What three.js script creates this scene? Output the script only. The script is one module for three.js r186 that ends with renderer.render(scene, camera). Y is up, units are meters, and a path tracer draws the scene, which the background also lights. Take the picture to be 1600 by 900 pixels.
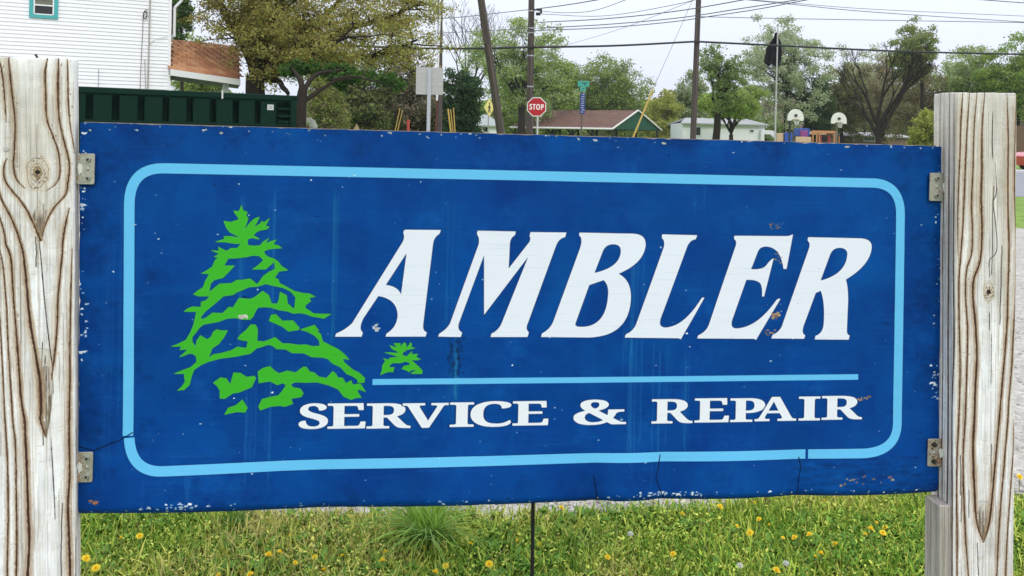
import * as THREE from 'three';
import { mergeGeometries } from 'three/addons/utils/BufferGeometryUtils.js';
import { RoundedBoxGeometry } from 'three/addons/geometries/RoundedBoxGeometry.js';

// ---------------------------------------------------------------- camera, sky, sun, exposure
const scene = new THREE.Scene();
const camera = new THREE.PerspectiveCamera(2 * Math.atan(450 / 1250) * 180 / Math.PI, 16 / 9, 0.05, 1200);
camera.position.set(0, 1.5, 0);
camera.rotation.set(0, 0, 1.2 * Math.PI / 180);
camera.setViewOffset(1600, 900, 0, 242, 1600, 900);          // the lens is shifted down: the horizon lies high in the frame
camera.updateProjectionMatrix();

function rng(seed) { let a = seed >>> 0; return () => { a = (a + 0x6D2B79F5) | 0; let t = Math.imul(a ^ (a >>> 15), 1 | a); t = (t + Math.imul(t ^ (t >>> 7), 61 | t)) ^ t; return ((t ^ (t >>> 14)) >>> 0) / 4294967296; }; }
function hash2(x, y, s) { let h = Math.imul(x | 0, 374761393) + Math.imul(y | 0, 668265263) + Math.imul(s | 0, 2147483647 - 58); h = Math.imul(h ^ (h >>> 13), 1274126177); return ((h ^ (h >>> 16)) >>> 0) / 4294967296; }
function vnoise(x, y, s = 0) { const xi = Math.floor(x), yi = Math.floor(y), fx = x - xi, fy = y - yi, u = fx * fx * (3 - 2 * fx), v = fy * fy * (3 - 2 * fy); const a = hash2(xi, yi, s), b = hash2(xi + 1, yi, s), c = hash2(xi, yi + 1, s), d = hash2(xi + 1, yi + 1, s); return a + (b - a) * u + (c - a) * v + (a - b - c + d) * u * v; }
function fbm(x, y, s = 0, o = 4) { let f = 0, a = 0.5, n = 0; for (let i = 0; i < o; i++) { f += a * vnoise(x, y, s + i * 17); n += a; x *= 2.03; y *= 2.03; a *= 0.5; } return f / n; }

const SKY_HORIZON = 0.98, SKY_RISE = 1.0;
{ // overcast sky: brighter towards the zenith as a cloud deck is, with soft uneven cloud all round
  const W = 512, Hh = 256, data = new Float32Array(W * Hh * 4);
  for (let j = 0; j < Hh; j++) {
    const el = (j + 0.5) / Hh * Math.PI - Math.PI / 2;        // row 0 = straight down
    for (let i = 0; i < W; i++) {
      const az = i / W * Math.PI * 2, up = Math.max(0, Math.sin(el));
      const cx = Math.cos(az) * 3, cy = Math.sin(az) * 3;
      const c = fbm(cx + 9 + el * 2, cy + 5 + el * 5, 3, 4) - 0.5;
      const L = SKY_HORIZON * (1 + SKY_RISE * up) * (1 + 0.10 * c);
      const k = (j * W + i) * 4, g = el < 0 ? 0.45 : 1;
      data[k] = L * 0.915 * g; data[k + 1] = L * 0.975 * g; data[k + 2] = L * 1.11 * g; data[k + 3] = 1;
    }
  }
  const sky = new THREE.DataTexture(data, W, Hh, THREE.RGBAFormat, THREE.FloatType);
  sky.mapping = THREE.EquirectangularReflectionMapping; sky.magFilter = THREE.LinearFilter; sky.minFilter = THREE.LinearFilter; sky.needsUpdate = true;
  scene.background = sky; scene.environment = sky;
}
const sun = new THREE.DirectionalLight(0xfff3e2, 1.2);
sun.position.set(6, 14, 11); sun.target.position.set(0, 0, -4);
sun.castShadow = true; sun.shadow.radius = 26; sun.shadow.mapSize.set(2048, 2048);
Object.assign(sun.shadow.camera, { left: -50, right: 50, top: 50, bottom: -50, near: 0.5, far: 200 });
scene.add(sun, sun.target);
const EXPOSURE = 0.92;

// ---------------------------------------------------------------- helpers
const V3 = (x, y, z) => new THREE.Vector3(x, y, z);
const lin = (r, g, b) => new THREE.Color().setRGB(r, g, b);
const R1 = 1.2 * Math.PI / 180;
// survey: bearing and elevation read off the photograph, at a measured distance d (metres) -> place on the site
function at(x, y, d) { const dx = x - 800, dy = y - 208, a = dx * Math.cos(R1) + dy * Math.sin(R1), b = -dx * Math.sin(R1) + dy * Math.cos(R1); return V3(a / 1250 * d, 1.5 - b / 1250 * d, -d); }
const taken = {};
function numbered(n) { if (!(n in taken)) { taken[n] = 0; return n; } taken[n]++; return n + '_' + String(taken[n]).padStart(3, '0'); }
function mesh(name, geo, mat, parent) { const m = new THREE.Mesh(geo, mat); m.name = name; m.castShadow = m.receiveShadow = true; if (parent) parent.add(m); return m; }
function tag(o, label, category, group) { o.userData.label = label; o.userData.category = category; if (group) o.userData.group = group; return o; }
function thing(name, label, category, pos = [0, 0, 0], turn = 0, group) { const g = new THREE.Group(); g.name = numbered(name); g.position.set(...pos); g.rotation.y = turn; scene.add(g); return tag(g, label, category, group); }
function solo(name, geo, mat, label, category, group) { const m = mesh(numbered(name), geo, mat); scene.add(m); return tag(m, label, category, group); }
function structure(name, geo, mat) { const m = mesh(numbered(name), geo, mat); m.userData.kind = 'structure'; scene.add(m); return m; }
function std(c, rough = 0.85, extra = {}) { return new THREE.MeshStandardMaterial({ color: c, roughness: rough, side: THREE.DoubleSide, ...extra }); }
function box(w, h, d, x = 0, y = 0, z = 0) { const g = new THREE.BoxGeometry(w, h, d); g.translate(x, y, z); return g; }
function rod(a, b, r0, r1 = r0, n = 8) { const d = new THREE.Vector3().subVectors(b, a), L = d.length(), g = new THREE.CylinderGeometry(r1, r0, L, n, 1); g.translate(0, L / 2, 0); g.applyQuaternion(new THREE.Quaternion().setFromUnitVectors(V3(0, 1, 0), d.normalize())); g.translate(a.x, a.y, a.z); return g; }
function canvas(w, h) { const c = document.createElement('canvas'); c.width = w; c.height = h; return [c, c.getContext('2d')]; }
function ctex(c, srgb = true) { const t = new THREE.CanvasTexture(c); if (srgb) t.colorSpace = THREE.SRGBColorSpace; t.magFilter = THREE.LinearFilter; t.minFilter = THREE.LinearMipmapLinearFilter; t.anisotropy = 8; return t; }
function noiseTex(n, fn, repeatX, repeatY) { const d = new Uint8Array(n * n * 4); for (let j = 0; j < n; j++) for (let i = 0; i < n; i++) { const c = fn(i / n, j / n, i, j), k = (j * n + i) * 4; d[k] = c[0]; d[k + 1] = c[1]; d[k + 2] = c[2]; d[k + 3] = 255; } const t = new THREE.DataTexture(d, n, n); t.colorSpace = THREE.SRGBColorSpace; t.magFilter = THREE.LinearFilter; t.minFilter = THREE.LinearMipmapLinearFilter; t.generateMipmaps = true; t.wrapS = t.wrapT = THREE.RepeatWrapping; t.repeat.set(repeatX, repeatY); t.needsUpdate = true; return t; }
function quadGeo(pts, uv) { const g = new THREE.BufferGeometry(); g.setAttribute('position', new THREE.Float32BufferAttribute(pts.flatMap(p => [p.x, p.y, p.z]), 3)); g.setAttribute('uv', new THREE.Float32BufferAttribute(uv || [0, 0, 1, 0, 1, 1, 0, 1], 2)); g.setIndex([0, 1, 2, 0, 2, 3]); g.computeVertexNormals(); return g; }
// a slab with thickness from four corners (counter-clockwise seen from outside)
function slab(p, t) { const n = new THREE.Vector3().crossVectors(p[1].clone().sub(p[0]), p[3].clone().sub(p[0])).normalize().multiplyScalar(-t), q = p.map(v => v.clone().add(n)); const f = (a, b, c, d) => quadGeo([a, b, c, d]); return mergeGeometries([f(...p), f(q[3], q[2], q[1], q[0]), f(p[1], p[0], q[0], q[1]), f(p[2], p[1], q[1], q[2]), f(p[3], p[2], q[2], q[3]), f(p[0], p[3], q[3], q[0])]); }

// ---------------------------------------------------------------- ground
function sheet(name, poly, y, mat, n = 1) { // poly: [x, z] corners
  const s = new THREE.Shape(poly.map(([x, z]) => new THREE.Vector2(x, -z))); const g = new THREE.ShapeGeometry(s); g.rotateX(-Math.PI / 2); g.translate(0, y, 0);
  return structure(name, g, mat);
}
const lawnTex = noiseTex(256, (u, v, i, j) => { const a = fbm(u * 8, v * 8, 5) , b = hash2(i, j, 9); return [70 + 60 * a + 20 * b, 96 + 60 * a + 25 * b, 34 + 24 * a]; }, 0.5, 0.5);
const soilTex = noiseTex(256, (u, v, i, j) => { const a = fbm(u * 24, v * 24, 7), b = hash2(i, j, 4); const g = fbm(u * 9, v * 9, 2); return [58 + 34 * a + 20 * b, 60 + 36 * a + 16 * b + 12 * g, 26 + 14 * a + 8 * b]; }, 1.3, 1.3);
const gravelTex = noiseTex(512, (u, v, i, j) => { const a = fbm(u * 6, v * 6, 15), b = hash2(i, j, 11), c = fbm(u * 60, v * 60, 21, 2); const k = 112 + 62 * c + 44 * b + 26 * (a - 0.5); return [k + 6, k, k - 10]; }, 0.7, 0.7);
const roadTex = noiseTex(256, (u, v, i, j) => { const k = 128 + 22 * hash2(i, j, 8) + 18 * (fbm(u * 5, v * 5, 6) - 0.5); return [k, k, k + 4]; }, 0.6, 0.6);
const lawnMat = std(0xffffff, 0.95, { map: lawnTex }), gravelMat = std(0xffffff, 0.95, { map: gravelTex }), roadMat = std(0xffffff, 0.9, { map: roadTex });
{ const g = new THREE.PlaneGeometry(900, 900); const uv = g.attributes.uv; for (let i = 0; i < uv.count; i++) uv.setXY(i, uv.getX(i) * 900, uv.getY(i) * 900); g.rotateX(-Math.PI / 2); structure('park_lawn', g, lawnMat); }
function wavy(x0, x1, z, amp, seed, step = 0.25) { const r = []; for (let x = x0; x <= x1 + 1e-6; x += step) r.push([x, z + amp * (fbm(x * 1.7, seed, seed) - 0.5) * 2 + amp * 0.6 * (vnoise(x * 6, seed, seed + 1) - 0.5)]); return r; }
sheet('gravel_lot', [...[[-26, -2.5], [30, -2.5]], [30, -12.9], [12, -12.6], [-4, -21], [-26, -24]], 0.004, gravelMat);
sheet('front_lawn_soil', [[-5, 1.2], [5, 1.2], ...Array.from({ length: 41 }, (_, i) => 5 - i * 0.25).map(x => [x, edgeZ(x)])], 0.012, std(0xffffff, 1, { map: soilTex }));
sheet('road', [[60, -22.5], [60, -40], [-60, -52], [-60, -38], [-2, -33.5], [12, -22.5]], 0.008, roadMat);
{ const k = structure('kerb', slab([V3(13, 0.13, -41.2), V3(60, 0.13, -40.2), V3(60, 0.13, -41.6), V3(13, 0.13, -42.6)], 0.12), std(lin(0.55, 0.54, 0.52), 0.9)); }

// ---------------------------------------------------------------- the sign
const ART = {corners: [[-856.8, 368.1], [846.3, 358.8], [856.5, -364.2], [-845.9, -364.3]], letters: [['M', -383.1, -33.4, 'L', -381.3, -27.2, 'Q', -362.6, -18.8, 
  -351.5, -7.3, 'L', -258.9, 149.4, 'Q', -254.2, 159.1, -257, 164.9, 'Q', -259.4, 170.7, -254.5, 173.8, 'L', -185.1, 174.1, 'L', -187.7, 166.3, 'Q', 
  -198.4, 159.6, -199.6, 147.9, 'L', -215.3, -11.4, 'Q', -215.8, -23.1, -207.7, -25.1, 'L', -210.2, -34, 'L', -287.4, -33.7, 'L', -285.6, -27.5, 'Q', 
  -265.6, -15.2, -265, 8, 'Q', -266.8, 39, -302.5, 44.8, 'L', -329.7, 2.3, 'Q', -339.9, -18.9, -330.3, -25.1, 'L', -332.7, -33.6, 'Z', 'M', -288.5, 
  66.8, 'L', -250.8, 127.4, 'L', -259.4, 48.7, 'Q', -265.5, 64.2, -288.5, 66.8, 'Z'], ['M', -186.2, -34.1, 'L', -184, -27.9, 'Q', -169.1, -19.3, -163.5, 
  -7.6, 'L', -111.4, 146.7, 'Q', -109.6, 156.5, -112.9, 162.4, 'Q', -116.9, 167.4, -113.9, 173.3, 'L', -38.5, 172.5, 'L', -40.3, 165, 'Q', -49.3, 160.2, 
  -49.8, 149.2, 'L', -51, 100.1, 'L', -11.2, 152.7, 'Q', -8.6, 161.4, -11.8, 163.3, 'L', -10, 171.6, 'L', 62, 171.5, 'L', 59.5, 162, 'Q', 47.1, 159.9, 
  41.5, 144.1, 'L', -10.5, -7.9, 'Q', -16.2, -19.7, -8.1, -26, 'L', -10.7, -35.5, 'L', -84, -35.2, 'L', -82.2, -28.2, 'Q', -67.5, -21.6, -61.9, -5.9, 
  'L', -13.6, 122, 'L', -97.6, 7.9, 'L', -100.3, 124.5, 'L', -146, -7.7, 'Q', -149.6, -21.3, -139, -25.7, 'L', -141.9, -35, 'Z'], ['M', 15.9, -35.6, 
  'L', 17.7, -28.5, 'Q', 33.5, -19.9, 39.1, -6, 'L', 89.6, 140.5, 'Q', 94.1, 154.4, 90.7, 162.3, 'Q', 85, 165.4, 88.1, 171.4, 'L', 194, 170.4, 'Q', 
  223.3, 170.7, 222.7, 147.5, 'Q', 219.9, 111.6, 169.1, 90.2, 'Q', 194.6, 77.5, 195.1, 43.6, 'Q', 194.9, -34.2, 112, -36.7, 'Z', 'M', 120.2, 91.9, 'L', 
  136.1, 134.9, 'Q', 141.8, 148.9, 158, 148.6, 'Q', 172.2, 147.9, 172.1, 135.2, 'Q', 171.2, 103.3, 120.2, 91.9, 'Z', 'M', 84.4, -8.1, 'L', 110.3, 67.3, 
  'L', 138.7, 77.3, 'Q', 149.8, 67.4, 148.3, 47.5, 'Q', 145.8, -16.2, 93.4, -15.2, 'Q', 82.5, -15.2, 84.4, -8.1, 'Z'], ['M', 184, -37.3, 'L', 186, 
  -30.8, 'Q', 201.2, -23.7, 206.4, -11.1, 'L', 259.6, 143.8, 'Q', 262.3, 154.7, 257.3, 160, 'Q', 253.6, 162.5, 256, 169.7, 'L', 328.3, 168.6, 'L', 
  325.2, 159.9, 'Q', 313, 158.7, 307.7, 144.2, 'L', 257.6, 3.2, 'Q', 250.7, -16.6, 267.3, -17, 'Q', 304.3, -14.9, 338.3, 39.4, 'Q', 340.8, 44.8, 346.4, 
  43, 'L', 299.4, -41, 'L', 294.5, -38.8, 'Z'], ['M', 332.8, -39.3, 'L', 334.6, -33.1, 'Q', 351.2, -25.9, 356.4, -11.4, 'L', 406.9, 143.2, 'Q', 411.5, 
  154.1, 407.6, 158.8, 'Q', 402.6, 161.3, 405.5, 168.3, 'L', 514.2, 168.6, 'Q', 521.8, 168.7, 529, 172.8, 'L', 517.1, 101.2, 'L', 510.2, 101.2, 'Q', 
  507.8, 120.2, 497.9, 134.8, 'Q', 486.2, 147.5, 469.1, 146.6, 'Q', 459.7, 145.4, 456.1, 137.4, 'L', 442.3, 100.8, 'Q', 466.5, 99.8, 473.9, 109, 'Q', 
  481.2, 120, 489.5, 123.7, 'L', 471, 45, 'L', 466.4, 45, 'Q', 467.4, 65.1, 461.6, 72.4, 'Q', 453.8, 79.7, 433, 78.9, 'L', 405.7, -0.6, 'Q', 399.7, 
  -18.8, 414.8, -19.2, 'Q', 458.2, -17.1, 496.7, 37.8, 'Q', 500.3, 42.5, 506.1, 40.7, 'L', 456.2, -43.4, 'L', 452, -40.8, 'Z'], ['M', 488, -40.2, 'L', 
  490.9, -32.9, 'Q', 505.9, -26.4, 510.6, -13.5, 'L', 563.4, 144.4, 'Q', 566.3, 153.6, 561.2, 158, 'Q', 558.4, 160.9, 561.3, 166.8, 'L', 672.2, 165.6, 
  'Q', 699.5, 165.1, 698.1, 145.5, 'Q', 695.2, 110.3, 644.2, 80.4, 'Q', 649.7, 65.7, 650.1, 36.1, 'L', 649.3, -23.1, 'Q', 648.4, -32.3, 655.5, -34.2, 
  'L', 653.8, -43.4, 'L', 580.3, -42.4, 'L', 582, -34.7, 'Q', 598.1, -30.3, 599, -8.2, 'Q', 600.2, 36, 590.7, 57, 'L', 580.5, 52.6, 'L', 556.1, -15.5, 
  'Q', 551.9, -30.2, 560.5, -33.9, 'L', 558, -41.2, 'Z', 'M', 590.2, 78.4, 'L', 609.2, 131.9, 'Q', 614.6, 145.6, 630.1, 145.3, 'Q', 647.6, 144.7, 645.3, 
  128.5, 'Q', 641.2, 91.5, 590.2, 78.4, 'Z']], tree: [['M', -562.8, 216.6, 'L', -559.3, 206.6, 'L', -551.3, 204, 'L', -553.6, 197.5, 'L', -549.7, 192.5, 
  'L', -552.5, 182.4, 'L', -556.5, 170.2, 'L', -546, 184.5, 'L', -538.3, 191.6, 'L', -528.9, 195.2, 'L', -534.2, 182.6, 'L', -539, 176.4, 'L', -534.7, 
  177.9, 'L', -527.3, 182.7, 'L', -525, 187.1, 'L', -520.4, 184.8, 'L', -510.3, 193, 'L', -517.3, 178.1, 'L', -510.3, 176.3, 'L', -515.2, 171.6, 'L', 
  -527, 169.5, 'L', -534.8, 165.3, 'L', -539.6, 159.6, 'L', -534.6, 157.2, 'L', -527.6, 153.3, 'L', -532.6, 152.8, 'L', -541.5, 155.2, 'L', -549.3, 
  152.7, 'L', -550.1, 146, 'L', -549, 141.3, 'L', -538.2, 140, 'L', -526.4, 141.1, 'L', -521.6, 147.6, 'L', -511.3, 154.8, 'L', -516.6, 145.2, 'L', 
  -508.8, 148.4, 'L', -497, 151.9, 'L', -502.7, 143.3, 'L', -492.8, 141, 'L', -486.3, 135.9, 'L', -496.6, 135.3, 'L', -510.4, 133.7, 'L', -519.8, 129.4, 
  'L', -516.1, 122.9, 'L', -510.1, 118.9, 'L', -500.2, 115.9, 'L', -493.1, 110.9, 'L', -486, 101.8, 'L', -473.9, 94.1, 'L', -483.8, 92.6, 'L', -490.7, 
  91.6, 'L', -493.6, 86.5, 'L', -498.4, 80.4, 'L', -491.4, 76.3, 'L', -488.9, 69.2, 'L', -479.2, 64.2, 'L', -461.4, 54.4, 'L', -445.8, 50.5, 'L', 
  -432.4, 49.2, 'L', -421.8, 43.8, 'L', -433.4, 40.8, 'L', -429.5, 35.1, 'L', -439.7, 27.2, 'L', -439.6, 21.5, 'L', -431.7, 16.9, 'L', -424.9, 11.7, 
  'L', -411.5, 10.8, 'L', -391.9, 10.5, 'L', -396.9, 6.7, 'L', -404.7, 1.7, 'L', -414.7, 3.7, 'L', -427, 5.6, 'L', -438.3, 10.1, 'L', -449.4, 12.4, 'L', 
  -461.6, 11.3, 'L', -473.9, 15.8, 'L', -489.4, 18.1, 'L', -503.8, 22.6, 'L', -515.9, 23.7, 'L', -528, 22.6, 'L', -532.2, 15.8, 'L', -536.4, 5.7, 'L', 
  -541.8, 0, 'L', -554.9, 0, 'L', -570.4, 3.1, 'L', -584.3, 1.9, 'L', -599.7, -4, 'L', -613.5, -6.7, 'L', -626.4, -8.8, 'L', -634.1, -14.7, 'L', -640.8, 
  -24.5, 'L', -647.5, -32.5, 'L', -647.6, -33, 'L', -647, -42.4, 'L', -640.8, -51.1, 'L', -639.5, -40.3, 'L', -632.7, -29.5, 'L', -620.4, -37.3, 'L', 
  -613.5, -33.1, 'L', -609.6, -23.7, 'L', -603.7, -18.5, 'L', -594.5, -20.6, 'L', -583, -20.7, 'L', -589.2, -33.2, 'L', -598.1, -45.7, 'L', -611, -55, 
  'L', -616.7, -72.7, 'L', -608.7, -65.9, 'L', -593.7, -63.5, 'L', -575.6, -58.3, 'L', -564.5, -51.7, 'L', -548.2, -54.3, 'L', -545.1, -41.1, 'L', 
  -555.7, -39.6, 'L', -564.9, -36.8, 'L', -559.9, -29.1, 'L', -550, -20.8, 'L', -541, -9.7, 'L', -531.9, -9.7, 'L', -527.6, -18.7, 'L', -528.2, -40.8, 
  'L', -516.9, -41.9, 'L', -510.2, -40.1, 'L', -495.3, -33.6, 'L', -481.4, -45.4, 'L', -469.2, -45.9, 'L', -450.3, -48.5, 'L', -437, -47.9, 'L', -425.8, 
  -51.3, 'L', -411.3, -50.7, 'L', -412.7, -40, 'L', -421.8, -30.9, 'L', -434.2, -24, 'L', -448.7, -19.4, 'L', -435.5, -14.9, 'L', -422.2, -10.4, 'L', 
  -413.1, -21.8, 'L', -418.7, -21.3, 'L', -409.6, -28.6, 'L', -405.9, -42.3, 'L', -394.6, -48.1, 'L', -376.5, -57.3, 'L', -365.1, -66.5, 'L', -355.2, 
  -77.5, 'L', -367.2, -75.6, 'L', -365.3, -81.8, 'L', -347.5, -97.1, 'L', -335.1, -103.4, 'L', -324.7, -113.3, 'L', -325.9, -122.2, 'L', -338.2, -122.1, 
  'L', -339.2, -115.8, 'L', -349, -109.5, 'L', -359.6, -105, 'L', -372.1, -91.5, 'L', -386.2, -85.2, 'L', -395.1, -76.3, 'L', -405.6, -73.2, 'L', 
  -426.5, -72, 'L', -440.5, -64.8, 'L', -463, -64, 'L', -475.2, -57.2, 'L', -492.4, -56.2, 'L', -499.4, -50, 'L', -508, -48.2, 'L', -518.2, -51.7, 'L', 
  -530.1, -55.2, 'L', -530.1, -55.9, 'L', -539.9, -64.8, 'L', -567.2, -70.3, 'L', -595.5, -73.9, 'L', -617.5, -80, 'L', -631.5, -86.6, 'L', -643.3, 
  -95.5, 'L', -647.1, -106.9, 'L', -650.8, -123.5, 'L', -660.6, -132.8, 'L', -672.6, -133.7, 'L', -664.8, -126.5, 'L', -658.9, -117.2, 'L', -660.7, 
  -108.8, 'L', -660.3, -102.2, 'L', -679.3, -101.8, 'L', -663.4, -95.3, 'L', -649.5, -90.2, 'L', -638.6, -79.9, 'L', -639.9, -69.4, 'L', -646, -64.8, 
  'L', -653, -64.2, 'L', -661.9, -68.3, 'L', -669.9, -70.3, 'L', -662.1, -63.1, 'L', -655.2, -55.8, 'L', -670.2, -57.2, 'L', -666.3, -50.6, 'L', -685.3, 
  -50.5, 'L', -672.4, -45.4, 'L', -658.6, -38.1, 'L', -650.8, -23.6, 'L', -646.1, -11.1, 'L', -644.3, -3.1, 'L', -641.1, 14.8, 'L', -663.9, 15.1, 'L', 
  -657.2, 21, 'L', -648.7, 24.6, 'L', -633.1, 23.7, 'L', -632.5, 33.5, 'L', -623.9, 36.2, 'L', -617.2, 44.3, 'L', -637.9, 44.2, 'L', -647.4, 47.8, 'L', 
  -639, 54.9, 'L', -629.6, 61.2, 'L', -626.4, 71.9, 'L', -618.9, 86.3, 'L', -633.6, 87.1, 'L', -624.2, 92.5, 'L', -614, 99.7, 'L', -609.1, 112.2, 'L', 
  -603.4, 117.3, 'L', -611.2, 118.8, 'L', -601.6, 124.3, 'L', -616.4, 130.9, 'L', -602.7, 130, 'L', -603.2, 137.4, 'L', -589, 129.9, 'L', -579.3, 135.6, 
  'L', -569.5, 135.3, 'L', -561.9, 143.4, 'L', -573.6, 143.7, 'L', -591.3, 146.6, 'L', -609.3, 146.9, 'L', -592.4, 152.7, 'L', -593.9, 157.7, 'L', 
  -579.8, 157.8, 'L', -563.1, 154.6, 'L', -583.9, 165.9, 'L', -590.3, 174.9, 'L', -594.7, 186.5, 'L', -582.3, 184.7, 'L', -567.7, 189.3, 'L', -568.8, 
  194.3, 'L', -573.2, 199.3, 'L', -577.3, 205.7, 'L', -567.1, 205.5, 'Z', 'M', -584.8, 115.4, 'L', -567.2, 116.5, 'L', -551.5, 118.6, 'L', -539.8, 
  121.7, 'L', -527.9, 120.8, 'L', -519.9, 112.8, 'L', -531.5, 101.5, 'L', -540.2, 95.4, 'L', -515.6, 95.5, 'L', -508.8, 101.7, 'L', -500, 109.8, 'L', 
  -497.8, 96.6, 'L', -509.5, 90.5, 'L', -520.2, 82.3, 'L', -525, 74.2, 'L', -531.1, 67.1, 'L', -538.8, 74.1, 'L', -544.8, 77.8, 'L', -558.5, 75.1, 'L', 
  -568.3, 75, 'L', -578, 68.9, 'L', -599.5, 67.8, 'L', -618.6, 52.1, 'L', -616, 67.8, 'L', -609.4, 74.9, 'L', -593.8, 79, 'L', -583.3, 90.1, 'L', 
  -572.8, 102.3, 'L', -592.3, 102.2, 'Z', 'M', -632.7, 4.1, 'L', -630.1, 0.8, 'L', -624.1, 3.2, 'L', -611.3, 13, 'L', -593.2, 12.1, 'L', -581.3, 24.1, 
  'L', -574.3, 22.8, 'L', -563.4, 40.8, 'L', -543.3, 39, 'L', -534.6, 42.6, 'L', -520, 54.3, 'L', -508.7, 46.3, 'L', -502.9, 30.5, 'L', -492.9, 30.1, 
  'L', -489.8, 37.3, 'L', -487.9, 52.5, 'L', -475.6, 46.4, 'L', -473.1, 30.5, 'L', -460.7, 19.7, 'L', -458.5, 41.9, 'L', -468, 53.2, 'L', -481.4, 60, 
  'L', -501.4, 64.5, 'L', -514.7, 67.8, 'L', -529.9, 62.6, 'L', -545.3, 61.6, 'L', -556.1, 56.4, 'L', -566.2, 52.4, 'L', -574.8, 46.7, 'L', -592.1, 
  44.3, 'L', -602.3, 34.5, 'L', -615.9, 22.8, 'L', -626, 13.9, 'Z'], ['M', -507.2, -2.3, 'L', -503.5, 8.6, 'L', -494.7, 10.1, 'L', -482.3, -2.3, 'L', 
  -462.4, -1.9, 'L', -449.9, -16, 'L', -452, -19.9, 'L', -470.8, -22.8, 'L', -482.1, -13.7, 'L', -497.7, -6.8, 'Z'], ['M', -607.6, -119.7, 'L', -594.7, 
  -109.8, 'L', -583.6, -111.6, 'L', -576.2, -123.2, 'L', -570.6, -100.8, 'L', -558.4, -101.4, 'L', -546.1, -109.4, 'L', -531.9, -107.4, 'L', -529.3, 
  -112.1, 'L', -536.5, -128.8, 'L', -559.7, -138.6, 'L', -570.8, -140, 'L', -585.8, -150.3, 'L', -594.9, -149.5, 'L', -595.2, -134.5, 'L', -600.4, 
  -126.1, 'Z'], ['M', -585.8, -180.6, 'L', -579.3, -168.1, 'L', -565.3, -163.1, 'L', -553.3, -152.7, 'L', -543.4, -168, 'L', -547.7, -176.9, 'L', -563, 
  -175.7, 'L', -577.1, -178.6, 'Z'], ['M', -525.8, -99.2, 'L', -515.7, -92.2, 'L', -503.7, -89.1, 'L', -495, -97.7, 'L', -486.3, -103, 'L', -470.9, 
  -97.9, 'L', -455.3, -101.5, 'L', -441.7, -90.7, 'L', -435.6, -91.1, 'L', -429.3, -100, 'L', -420.6, -101.8, 'L', -411.8, -109.9, 'L', -397.8, -112.7, 
  'L', -392.7, -107.4, 'L', -385.9, -99.4, 'L', -378.8, -105.7, 'L', -376.9, -111.1, 'L', -366.4, -112.9, 'L', -360.9, -122.8, 'L', -350.5, -117.5, 'L', 
  -347.7, -125.6, 'L', -332.9, -123.9, 'L', -322.3, -140.1, 'L', -337, -134.6, 'L', -337.8, -139.9, 'L', -330.5, -150.7, 'L', -341, -151.5, 'L', -349.7, 
  -155, 'L', -364.7, -148.5, 'L', -374.6, -135.1, 'L', -392.3, -126.9, 'L', -415, -120.5, 'L', -435.8, -121.2, 'L', -456.6, -120.1, 'L', -464.3, -124.4, 
  'L', -459.8, -129.8, 'L', -445.9, -132.6, 'L', -440.2, -141.5, 'L', -443.9, -148.5, 'L', -462.8, -151.9, 'L', -459.2, -161.6, 'L', -474.6, -166.8, 
  'L', -484.9, -164.9, 'L', -500.4, -166.4, 'L', -519.9, -173.2, 'L', -523.5, -166.1, 'L', -517, -152.1, 'L', -502.5, -147.9, 'L', -487.1, -145.4, 'L', 
  -481.2, -138.4, 'L', -472.8, -126.1, 'L', -479, -121.6, 'L', -489.2, -125.1, 'L', -503.1, -117.9, 'L', -523.6, -121.2, 'Z'], ['M', -271, -46.5, 'L', 
  -258.2, -46.5, 'L', -258, -54.6, 'L', -255, -49.2, 'L', -251.6, -45.2, 'L', -247.1, -47.5, 'L', -246.9, -55.6, 'L', -241.3, -49.3, 'L', -240, -45.3, 
  'L', -237.3, -46.2, 'L', -236.3, -52, 'L', -238, -55.1, 'L', -230, -55.2, 'L', -232.6, -57, 'L', -246.8, -59.6, 'L', -251.2, -61.4, 'L', -246.7, 
  -62.7, 'L', -251.2, -62.7, 'L', -254.2, -66.3, 'L', -252.8, -69.9, 'L', -245.6, -72.1, 'L', -242.2, -68.1, 'L', -235.2, -62.1, 'L', -236.8, -68.2, 
  'L', -230.6, -67.7, 'L', -223.5, -67.8, 'L', -227.9, -71.8, 'L', -224.2, -75.4, 'L', -218.4, -77.2, 'L', -224.1, -79.5, 'L', -236.6, -78.9, 'L', -232, 
  -83.4, 'L', -223, -91.6, 'L', -214.8, -99.7, 'L', -215.5, -106, 'L', -236.9, -105.7, 'L', -233.4, -102.3, 'L', -224.6, -100.1, 'L', -233.5, -98.2, 
  'L', -237.9, -100.4, 'L', -241, -102.7, 'L', -243.2, -100.4, 'L', -254.9, -95.8, 'L', -250.5, -90.5, 'L', -238.2, -88.3, 'L', -241.8, -83.4, 'L', 
  -249, -82, 'L', -256, -84.6, 'L', -271.9, -84.5, 'L', -279.8, -90.3, 'L', -276.2, -93, 'L', -269.1, -93, 'L', -271.1, -102.4, 'L', -277.8, -101.5, 
  'L', -283.9, -102.8, 'L', -295.3, -107.6, 'L', -292.4, -98.2, 'L', -292.1, -90.2, 'L', -286.6, -80.4, 'L', -290.7, -75, 'L', -281.8, -78.2, 'L', 
  -276.6, -74.2, 'L', -259.8, -72.9, 'L', -269.6, -70.2, 'L', -277.6, -67.5, 'L', -288.7, -64.3, 'L', -276.8, -64.3, 'L', -260.9, -65.3, 'L', -265.4, 
  -61.7, 'L', -273.4, -58.1, 'L', -278.9, -50.5, 'L', -269.1, -53.7, 'L', -264.6, -55, 'Z']], border: ['M', 571.6, -276.1, 'L', 692.8, -275.7, 'Q', 
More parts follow.
